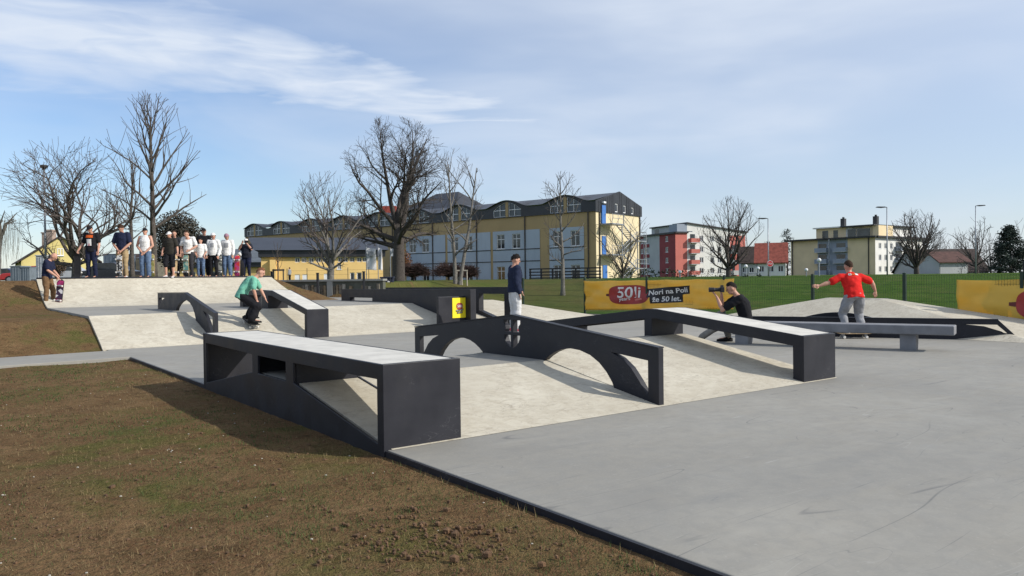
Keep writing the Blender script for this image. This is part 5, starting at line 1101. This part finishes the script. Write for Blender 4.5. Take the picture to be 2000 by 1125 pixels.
    def skull(rx, ry, rz, cond, nm, mat, thick=0.0, off=0.0):
        m = MB(); nu, nv = 20, 14; C0 = hc + hup * k(.012 + off) - face * k(.008); idx = {}; vs = []; fs = []
        def pt(i, j):
            th = PI * i / nv; ph = 2 * PI * (j % nu) / nu; jit = 1 + thick * (random.random() - .5); return C0 + hs * k(rx) * math.sin(th) * math.cos(ph) * jit + face * k(ry) * math.sin(th) * math.sin(ph) * jit + hup * k(rz) * math.cos(th) * jit
        for i in range(nv + 1):
            for j in range(nu): vs.append(pt(i, j))
        for i in range(nv):
            for j in range(nu):
                th = PI * (i + .5) / nv; ph = 2 * PI * (j + .5) / nu
                if cond(math.cos(th), math.sin(th) * math.sin(ph)): fs.append((i * nu + j, (i + 1) * nu + j, (i + 1) * nu + (j + 1) % nu, i * nu + (j + 1) % nu))
        m.add(vs, fs); return m.build(nm, mat, r, smooth=True)
    if hstyle == 'short': skull(.083, .103, .116, lambda z_, f_: z_ > .28 + .35 * f_ if f_ > 0 else z_ > -.45 + .75 * (f_ + 1), 'hair', hair, .10)
    elif hstyle == 'curly': skull(.096, .112, .130, lambda z_, f_: z_ > .18 + .3 * f_ if f_ > 0 else z_ > -.4 + .6 * (f_ + 1), 'hair', hair, .22)
    elif hstyle == 'bald': pass
    if hat:
        kind, hm = hat
        if kind == 'cap':
            skull(.084, .105, .112, lambda z_, f_: z_ > -.6 + .5 * (f_ + 1) if f_ < 0 else z_ > .15, 'hair', hair, .05); cp = skull(.086, .108, .116, lambda z_, f_: z_ > .22, 'cap', hm); m = MB(); c0 = hc + hup * k(.045) + face * k(.09)
            m.add([c0 + hs * k(x) + face * k(y) + hup * k(zz) for zz in (0, .008) for x, y in ((-.07, 0), (-.06, .05), (-.03, .078), (.03, .078), (.06, .05), (.07, 0))], [(5, 4, 3, 2, 1, 0), (6, 7, 8, 9, 10, 11)] + [(i, i + 1, i + 7, i + 6) for i in range(5)]); m.build('visor', hm, r, fix=True)
        else: skull(.100, .122, .124, lambda z_, f_: z_ > .12 - (.35 if f_ < 0 else 0) * -f_ * 1.0 if f_ > 0 else z_ > -.25, 'helmet', hm, 0, .012); m = MB(); m.tube([hc + hs * k(s * .085) + hup * k(z_) + face * k(y) for s, z_, y in ((-1, .02, 0), (-.75, -.06, .02), (0, -.12, .035), (.75, -.06, .02), (1, .02, 0))], k(.008), 5); m.build('chin_strap', INK, r)
    # prints on the shirt: (t0,t1,theta0,theta1,mat) theta 90 = front, 270 = back
    for (z0, z1, th0, th1, mat) in prints:
        m = MB(); N = 8; vs = []
        P = [V(p) for p in sp]
        for i in range(N + 1):
            zz = z0 + (z1 - z0) * i / N; x = zz * (len(P) - 1); j = min(int(x), len(P) - 2); fz = x - j; p = P[j].lerp(P[j + 1], fz); tg = (P[j + 1] - P[j]).normalized(); s_ = (side_s - tg * side_s.dot(tg)).normalized(); f_ = tg.cross(s_)
            rx = ((sr[j][0] * (1 - fz) + sr[j + 1][0] * fz) + e * .55 + .009) * S * ww; ry = ((sr[j][1] * (1 - fz) + sr[j + 1][1] * fz) + e * .55 + .009) * S * ww
            for q in range(N + 1): th = math.radians(th0 + (th1 - th0) * q / N); vs.append(p + s_ * rx * math.cos(th) + f_ * ry * math.sin(th))
        m.add(vs, [(i * (N + 1) + q, i * (N + 1) + q + 1, (i + 1) * (N + 1) + q + 1, (i + 1) * (N + 1) + q) for i in range(N) for q in range(N)]); m.build('shirt_print', mat, r)
    return r
def finish_people():
    for o, vx, _ in PEND:
        md = o.modifiers.new('r', 'REMESH'); md.mode = 'VOXEL'; md.voxel_size = vx; md.use_smooth_shade = True; sm = o.modifiers.new('s', 'SMOOTH'); sm.factor = .5; sm.iterations = 3
    dg = bpy.context.evaluated_depsgraph_get()
    new = [bpy.data.meshes.new_from_object(o.evaluated_get(dg)) for o, _, _ in PEND]
    for (o, vx, fing), me in zip(PEND, new):
        o.modifiers.clear(); mat = o.data.materials[0]
        if fing and fing.v:
            bm = bmesh.new(); bm.from_mesh(me); t = bpy.data.meshes.new('f'); t.from_pydata(fing.v, [], fing.f); bm.from_mesh(t); bm.to_mesh(me); bm.free(); bpy.data.meshes.remove(t)
        if o.name.split('.')[0] in ('shirt', 'hoodie', 'trousers', 'shorts'):
            sd = random.random() * 50
            n_ = len(me.vertices); co = np.empty(n_ * 3, np.float32); no = np.empty(n_ * 3, np.float32); me.vertices.foreach_get('co', co); me.vertex_normals.foreach_get('vector', no); co = co.reshape(-1, 3); no = no.reshape(-1, 3)
            w_ = np.array([mnoise.noise((x * 7 + sd, y * 7, z * 11)) + .6 * mnoise.noise((x * 16, y * 16 + sd, z * 22)) for x, y, z in co.tolist()], np.float32); me.vertices.foreach_set('co', (co + no * (w_ * .011 + .002)[:, None]).ravel()); me.update()
        me.materials.clear(); me.materials.append(mat); me.shade_smooth(); me.name = o.name; o.data = me
# ------------------------------------------------------------------ skateboards
WHEEL = pmat('wheel_white', (.65, .63, .58), .08, 6, .5); GRIP = pmat('grip_tape', (.018, .018, .02), .2, 30, .95)
_SB = {}
def board_meshes():
    if _SB: return
    n = 17; top = []; m = MB(); rows = []
    for i in range(n):
        x = -.4 + .8 * i / (n - 1); w = .1 * math.sqrt(max(.02, 1 - (max(0, abs(x) - .3) / .101) ** 2)); z = .09 + (max(0, abs(x) - .27) ** 1.3) * .75; rows.append([(x, -w, z + .004), (x, -w * .5, z), (x, w * .5, z), (x, w, z + .004), (x, w, z + .015), (x, w * .5, z + .011), (x, -w * .5, z + .011), (x, -w, z + .015)])
    m.loft(rows); _SB['deck'] = m
    for nm, x0, x1 in (('a', -.36, -.17), ('b', -.15, .15), ('c', .17, .36)):
        g = MB(); N = 8; vs = []
        for i in range(N + 1):
            x = x0 + (x1 - x0) * i / N; w = .088 * math.sqrt(max(.02, 1 - (max(0, abs(x) - .3) / .101) ** 2)); z = .09 + (max(0, abs(x) - .27) ** 1.3) * .75 - .003; vs += [(x, -w, z), (x, w, z)]
        g.add(vs, [(2 * i, 2 * i + 1, 2 * i + 3, 2 * i + 2) for i in range(N)]); _SB['g' + nm] = g.mesh('graphic')
    t = MB(); t.tube([(0, -.085, .032), (0, .085, .032)], .011, 6); t.prism([(-.03, .09), (.03, .09), (.012, .03), (-.012, .03)], (-.035, .035), lambda p, q, d: (p, d, q)); _SB['truck'] = t.mesh('truck', GALV)
    w = MB(); w.tube([(0, -.017, 0), (0, -.012, 0), (0, .012, 0), (0, .017, 0)], [.022, .027, .027, .022], 12); _SB['wheel'] = w.mesh('wheel', WHEEL)
def skateboard(label, mat4, deck, graphics, wheelmat=None, group=None):
    board_meshes(); r = empty('skateboard', (0, 0, 0), label, 'skateboard', group); r.matrix_world = mat4
    _SB['deck'].build('deck', deck, r, smooth=False)
    for g, gm in zip('abc', graphics):
        if gm is None: continue
        o = bpy.data.objects.new('deck_graphic', _SB['g' + g].copy()); o.data.materials.clear(); o.data.materials.append(gm); COL.objects.link(o); o.parent = r
    for x in (-.21, .21):
        o = bpy.data.objects.new('truck', _SB['truck']); COL.objects.link(o); o.parent = r; o.location = (x, 0, 0)
        for y in (-.085, .085): w = bpy.data.objects.new('wheel', _SB['wheel']); COL.objects.link(w); w.parent = r; w.location = (x, y, .03)
def upright(px, py, d, tilt=0.0, face=(0, -1, 0), zbase=None, spin=0.0):
    p = atd(px, py, d) if zbase is None else V((atd(px, py, d).x, d, zbase)); X = V((math.sin(tilt), 0, math.cos(tilt))); Z = -V(face); Z.rotate(Matrix.Rotation(spin, 3, 'Z')); Z = (Z - X * Z.dot(X)).normalized(); Y = Z.cross(X); M = Matrix((X, Y, Z)).transposed().to_4x4(); return Matrix.Translation(p + X * .405) @ M
def speckle(name, c1, c2, sc=18):
    m, nt, b = new_mat(name); vo = nt.nodes.new('ShaderNodeTexVoronoi'); vo.inputs['Scale'].default_value = sc; nt.links.new(coords(nt), vo.inputs[0]); nt.links.new(mix_c(nt, maprange(nt, vo.outputs['Color'], .45, .5, 0, 1), c1, c2), b.inputs['Base Color']); b.inputs['Roughness'].default_value = .4; return m
def deck_point(px, a):    # a standing place on the deck seen at this picture column
    r = ray(px, 541); ra = -r[0] * SA + r[1] * CA; t = a / ra; return V((r[0] * t, r[1] * t, ZD))
DN, BK, KH, WT = cloth('denim', (.10, .15, .24), .25), cloth('black', (.014, .014, .017)), cloth('khaki', (.34, .25, .14)), cloth('white', (.72, .71, .69), .05)
NV, GY, DG_ = cloth('navy', (.016, .020, .045)), cloth('grey', (.27, .275, .29)), cloth('charcoal', (.035, .035, .04)); SHB, SHW = cloth('black_shoe', (.02, .02, .02)), cloth('white_shoe', (.6, .6, .6))
ORG, PINK = cloth('orange_print', (.55, .10, .02)), cloth('red_print', (.45, .02, .03))
clasp = dict(elbR=(.27, .03, 1.12), wriR=(.06, .17, .90), finR=(-.04, .21, .80), elbL=(-.27, .03, 1.12), wriL=(-.06, .17, .88), finL=(.04, .22, .79))
def hold(s, x, z=.80): q = 1 if s == 'R' else -1; return {'elb' + s: (q * .27, .0, 1.14), 'wri' + s: (q * x, .10, z + .10), 'fin' + s: (q * x, .13, z)}
CR = 'crowd standing on the deck'
def crowd(label, px, a, h, pose, **kw):
    p = deck_point(px, a); person(label, p, PI + kw.pop('turn', 0.0) + math.atan2(-p.x, p.y) * -.4, h, pose, group=CR, loc=None, **kw) if False else person(label, p, PI + kw.pop('turn', 0.0), h, pose, group=CR, **kw)
bow = dict(hea=(0, .09, 1.59), nek=(0, .02, 1.47))
crowd('person in black tee with orange print and black cap, head bowed, holding a dark board', 180, 27.45, 1.72, {**bow, **hold('R', .40, .78)}, shirt=BK, trousers=NV, shoes=SHB, look=(0, .8, -.6), hat=('cap', BK), prints=((.62, .76, 55, 125, ORG), (.36, .58, 68, 112, WT), (.36, .44, 78, 100, PINK)), wide=1.08)
crowd('person in navy tee and khaki trousers with hands crossed in front', 240, 27.45, 1.76, {**clasp, 'hea': (0, .06, 1.60)}, shirt=NV, trousers=KH, shoes=SHW, hstyle='curly', look=(0, .9, -.4), wide=1.1)
crowd('person in white vest and pale jeans with dark cap and sunglasses', 285, 27.4, 1.66, clasp, shirt=WT, trousers=DN, shoes=SHB, sleeve='tank', hat=('cap', BK), baggy=1.2, wide=1.1)
crowd('person in dark shirt and black shorts with one foot over the edge', 333, 27.15, 1.56, {**hold('L', .33, .83), 'kneR': (.12, .13, .52), 'ankR': (.12, .08, .10), 'wriR': (.26, .08, .95), 'finR': (.24, .13, .84), 'hea': (0, .05, 1.6)}, shirt=cloth('olive_black', (.030, .028, .024)), trousers=BK, shoes=SHW, legs='knee', hat=('cap', WT), wide=1.05)
crowd('person half hidden behind the one in black shorts', 342, 28.3, 1.66, {}, shirt=DG_, trousers=BK, shoes=SHB, look=(-.3, 1, 0))
crowd('person in white tee and charcoal trousers resting a hand on a green board', 369, 27.4, 1.64, {**hold('R', .16, .76), 'nek': (0, .06, 1.44), 'hea': (.02, .10, 1.58), 'wriL': (-.12, .16, 1.0), 'finL': (-.02, .2, .95), 'elbL': (-.3, .02, 1.14)}, shirt=WT, trousers=DG_, shoes=SHB, look=(.5, 1, 0), wide=1.05)
crowd('tall person in black tee behind the child in white', 400, 28.1, 1.76, {}, shirt=BK, trousers=BK, shoes=SHB, hair=HD, hat=('cap', BK), look=(-.7, 1, 0))
crowd('child in white tee and blue jeans in front of the tall person', 393, 27.3, 1.36, {'wriR': (.14, .16, .98), 'finR': (.08, .2, .9), 'elbR': (.25, .0, 1.12), 'wriL': (-.2, .15, .95)}, shirt=WT, trousers=DN, shoes=SHB, hair=HD, hstyle='curly')
crowd('boy in white sweatshirt and black trousers with a white helmet', 418, 27.4, 1.54, {**hold('L', .22, .76)}, shirt=WT, trousers=BK, shoes=SHB, sleeve='long', hat=('helmet', WT), look=(-.6, 1, 0), prints=((.5, .68, 70, 110, GY),))
crowd('boy in white sweatshirt and jeans with a mauve helmet', 445, 27.4, 1.54, {'hea': (0, .05, 1.6)}, shirt=WT, trousers=DN, shoes=SHB, sleeve='long', hat=('helmet', cloth('mauve', (.30, .17, .22))), look=(-.5, 1, -.3), prints=((.5, .7, 62, 118, GY),), baggy=1.2)
crowd('stout person in dark clothes and white cap taking a picture', 482, 29.0, 1.48, {'elbR': (.27, .12, 1.24), 'wriR': (.11, .24, 1.50), 'finR': (.06, .25, 1.60), 'elbL': (-.27, .12, 1.24), 'wriL': (-.11, .24, 1.50), 'finL': (-.06, .25, 1.60)}, shirt=cloth('dark_navy', (.018, .020, .030)), trousers=NV, shoes=SHB, hat=('cap', WT), wide=1.28, belly=1.25)
p = deck_point(482, 28.73); m = MB(); m.box(-.075, .075, -.006, .006, -.04, .04); o = m.build('phone', INK, None, label='small dark phone held up by the stout person', cat='phone'); o.location = (p.x, p.y, ZD + 1.33)
BG = 'skateboards held upright on the deck'
def db(px, a): p = deck_point(px, a); return px, p.y
def deckboard(label, px, a, deck, g, tilt=0.0, spin=0.0):
    p = deck_point(px, a); X = V((math.sin(tilt), 0, math.cos(tilt))); Z = V((0, 1, 0)); Z.rotate(Matrix.Rotation(spin, 3, 'Z')); Z = (Z - X * Z.dot(X)).normalized(); Y = Z.cross(X); skateboard(label, Matrix.Translation(V((p.x, p.y, ZD)) + X * .40) @ Matrix((X, Y, Z)).transposed().to_4x4(), deck, g, group=BG)
S1 = speckle('graphic_white', (.62, .62, .60), (.03, .03, .03)); S2 = speckle('graphic_green', (.36, .44, .36), (.10, .26, .24), 10); S3 = speckle('graphic_olive', (.30, .28, .08), (.45, .40, .16), 12); S4 = speckle('graphic_red', (.55, .03, .03), (.50, .05, .18), 9); S5 = speckle('graphic_grey', (.10, .11, .10), (.34, .35, .32), 12); S6 = speckle('graphic_magenta', (.30, .02, .11), (.24, .01, .08), 8); MAPLE = pmat('maple', (.42, .30, .17), .2, 12, .5)
deckboard('dark skateboard with white wheels held beside the orange print', 155, 27.3, GRIP, (None, None, None), 0, PI); deckboard('white and black skateboard standing beside the khaki trousers', 231, 27.3, MAPLE, (S1, S1, S1)); deckboard('olive yellow skateboard standing beside the pale jeans', 294, 27.3, MAPLE, (S3, S3, S3)); deckboard('plain wooden skateboard seen edge-on beside the black shorts', 345, 27.3, MAPLE, (MAPLE, MAPLE, MAPLE), .06, 1.2)
deckboard('pale green skateboard standing under the white tee person\'s hand', 361, 27.25, MAPLE, (DG_, S2, S2)); deckboard('grey skateboard standing between the two helmeted boys', 427, 27.3, GRIP, (S5, S5, S5)); deckboard('bright red skateboard standing beside the mauve helmet boy', 461, 27.3, MAPLE, (S4, S4, S4), .03)
p = deck_point(467, 27.55); r = empty('backpack', p, 'black and white backpack standing behind the red board', 'bag'); m = MB(); m.sphere((0, .12, .32), (.16, .13, .34), 12, 9); m.build('sack', BK, r, smooth=True); m = MB(); m.sphere((-.03, -.01, .62), (.09, .06, .10), 8, 6); m.sphere((.02, .0, .80), (.08, .06, .12), 8, 6); m.build('roll', speckle('checker_cloth', (.6, .6, .6), (.02, .02, .02), 14), r, smooth=True)
# bald man with magenta board at the foot of the back bank
def pz(px, py, z): return at(px, py, z)
p = pz(93, 600, ZP); person('bald person in navy tee and brown trousers looking down at a magenta board', p, -PI / 2 + .15, 1.66, {'nek': (0, .10, 1.43), 'che': (0, .04, 1.28), 'hea': (0, .20, 1.53), 'elbR': (.2, .10, 1.12), 'wriR': (.16, .34, .93), 'finR': (.14, .42, .82), 'elbL': (-.2, .1, 1.12), 'wriL': (-.16, .28, .92), 'shoR': (.17, .06, 1.38), 'shoL': (-.17, .06, 1.38), 'ankL': (-.1, .14, .09), 'kneL': (-.1, .12, .5)}, NV, cloth('brown', (.16, .095, .05)), cloth('tan_shoe', (.25, .16, .08)), hstyle='bald', look=(0, .8, -.6), wide=1.05)
skateboard('magenta skateboard with white and black lettering-like marks held by the bald person', upright(110, 599, p.y - .12, .12, (.1, -1, 0), ZP), GRIP, (S6, speckle('graphic_scrawl', (.62, .60, .62), (.04, .02, .05), 11), S6))
# skater rolling down the bank
def on_bank(px, py):
    z = .25
    for _ in range(40):
        q = at(px, py, z); b_, a_ = BA(q.x, q.y); z += .12 * (bkz(b_, a_) - z)
    return at(px, py, z)
p = on_bank(490, 637); BS = math.atan2(ZP, 2.7)
person('crouching skater in mint green tee and baggy black trousers rolling down the bank', p + V((0, 0, .0)), A - PI / 2 - .25, 1.66, dict(pel=(0, -.20, .72), wai=(0, -.14, .86), che=(0, .0, 1.03), nek=(0, .13, 1.14), hea=(0, .24, 1.25), shoR=(.17, .07, 1.08), shoL=(-.17, .11, 1.10), elbR=(.26, .06, .84), wriR=(.21, .12, .62), finR=(.19, .17, .48), elbL=(-.22, .24, .86), wriL=(-.14, .33, .67), finL=(-.10, .38, .54), hipR=(.10, -.19, .70), kneR=(.20, .14, .46), ankR=(.19, .0, .17), hipL=(-.1, -.19, .70), kneL=(-.22, .12, .50), ankL=(-.22, -.02, .25)), cloth('mint', (.16, .42, .31)), BK, SHB, hair=HL, look=(.25, 1, -.05), baggy=1.55, fine=True, prints=((.45, .72, 240, 300, cloth('faded_print', (.30, .46, .36))),))
X = V((math.sin(A) * math.cos(BS), -math.cos(A) * math.cos(BS), -math.sin(BS))); Y = V((math.cos(A), math.sin(A), 0)); Y.rotate(Matrix.Rotation(.0, 3, 'Z')); Z = X.cross(Y)
if Z.z < 0: Y = -Y; Z = X.cross(Y)
skateboard('black skateboard under the crouching skater', Matrix.Translation(p + V((0, 0, .003))) @ Matrix((X, Y, Z)).transposed().to_4x4(), GRIP, (None, None, None))
# navy hoodie, standing behind the bridge wall
p = at(1006, 646, 0.0); person('young person in navy hoodie and pale grey trousers standing in profile', p, -PI / 2 + .35, 1.83, {'elbR': (.22, -.04, 1.12), 'wriR': (.22, .04, .86), 'finR': (.21, .07, .72), 'elbL': (-.22, .08, 1.13), 'wriL': (-.2, .24, .92), 'finL': (-.19, .29, .79), 'hea': (0, .04, 1.61)}, cloth('hoodie_navy', (.018, .024, .050)), cloth('pale_grey', (.55, .55, .55), .06), cloth('pink_shoe', (.72, .09, .15)), hair=HD, hstyle='curly', sleeve='long', look=(.25, 1, -.08), fine=True, baggy=1.25, wide=1.14, prints=((.3, .86, 74, 106, cloth('shirt_grey', (.10, .105, .115))),))
# photographer
p = at(1432, 668, 0.0); person('kneeling photographer in black tee holding a camera with long lens', p, PI / 2 - .12, 1.72, dict(pel=(0, -.20, .36), wai=(0, -.23, .50), che=(0, -.18, .72), nek=(0, -.07, .90), hea=(0, .03, 1.03), shoR=(.18, -.10, .84), shoL=(-.18, -.10, .84), elbR=(.15, .18, .66), wriR=(.07, .20, .92), finR=(.02, .23, 1.02), elbL=(-.14, .22, .62), wriL=(-.05, .30, .86), finL=(.01, .36, .96), hipR=(.10, -.17, .34), kneR=(.17, .22, .52), ankR=(.14, .06, .09), hipL=(-.10, -.17, .34), kneL=(-.14, .32, .30), ankL=(-.12, .62, .10), toeL=(-.12, .78, .06)), BK, cloth('stone_grey', (.20, .19, .17)), SHB, hair=HD, look=(0, 1, 0), legs='long', fine=True, wide=1.05)
M = Matrix.Translation(p) @ Matrix.Rotation(PI / 2 - .12, 4, 'Z'); r = empty('photo_camera', M @ V((0, .19, .99)), 'black photo camera with long lens held to the photographer\'s eye', 'camera', None, PI / 2 - .12)
m = MB(); m.box(-.07, .07, -.03, .04, -.05, .05); m.build('body', INK, r, bevel=.01); m = MB(); m.prism([(-.03, .05), (.03, .05), (.02, .085), (-.02, .085)], (-.02, .035), lambda a, b, c: (a, c, b)); m.build('viewfinder', INK, r); m = MB(); m.tube([(0, .04, 0), (0, .14, 0), (0, .15, 0), (0, .25, 0)], [.036, .036, .043, .045], 14); ln = m.build('lens', INK, r, smooth=False); m = MB(); m.tube([(0, .249, 0), (0, .252, 0)], .038, 14); m.build('lens_glass', GLASS, ln)
# red shirt, seen from behind
p = at(1668, 661, 0.0); person('skater in red tee and grey trousers seen from behind with arms spread', p, .06, 1.74, dict(pel=(0, -.02, .84), wai=(0, .03, .97), che=(0, .10, 1.14), nek=(0, .17, 1.27), hea=(0, .21, 1.41), shoR=(.21, .13, 1.20), shoL=(-.21, .13, 1.20), elbR=(.43, .12, 1.10), wriR=(.51, .14, .93), finR=(.53, .16, .82), elbL=(-.42, .14, 1.10), wriL=(-.61, .15, 1.04), finL=(-.73, .15, 1.03), hipR=(.10, -.02, .80), kneR=(.17, .14, .48), ankR=(.17, .0, .19), hipL=(-.10, -.02, .80), kneL=(-.16, .14, .48), ankL=(-.15, .0, .19)), cloth('red', (.62, .022, .018)), GY, SHW, hair=HB, look=(-.1, 1, -.25), fine=True, baggy=1.15, wide=1.08, prints=((.74, .83, 284, 305, WT), (.72, .80, 262, 280, ORG), (.73, .84, 243, 260, WT), (.76, .81, 247, 256, BK)))
skateboard('skateboard rolling under the red tee skater behind the bench', Matrix.Translation(p) @ Matrix.Rotation(-.08, 4, 'Z'), MAPLE, (None, None, None))
# passer-by at the right edge and small figure by the hall
p = at(2018, 648, 0.0); person('person in dark jacket at the end of the low wall', p, PI / 2, 1.78, {'kneL': (-.1, .14, .5), 'ankL': (-.1, .18, .09)}, DG_, BK, SHB, hair=HD, sleeve='long'); skateboard('skateboard lying by the person in dark jacket', Matrix.Translation(at(1996, 640, .0)) @ Matrix.Rotation(.9, 4, 'Z'), GRIP, (None, None, None))
p = atd(566, 547, 77); person('small figure in grey top standing by the ochre hall', V((p.x, p.y, zground(p.x, p.y))), PI / 2 - .3, 1.5, {}, GY, BK, SHB, hair=HB, sleeve='long')
finish_people()
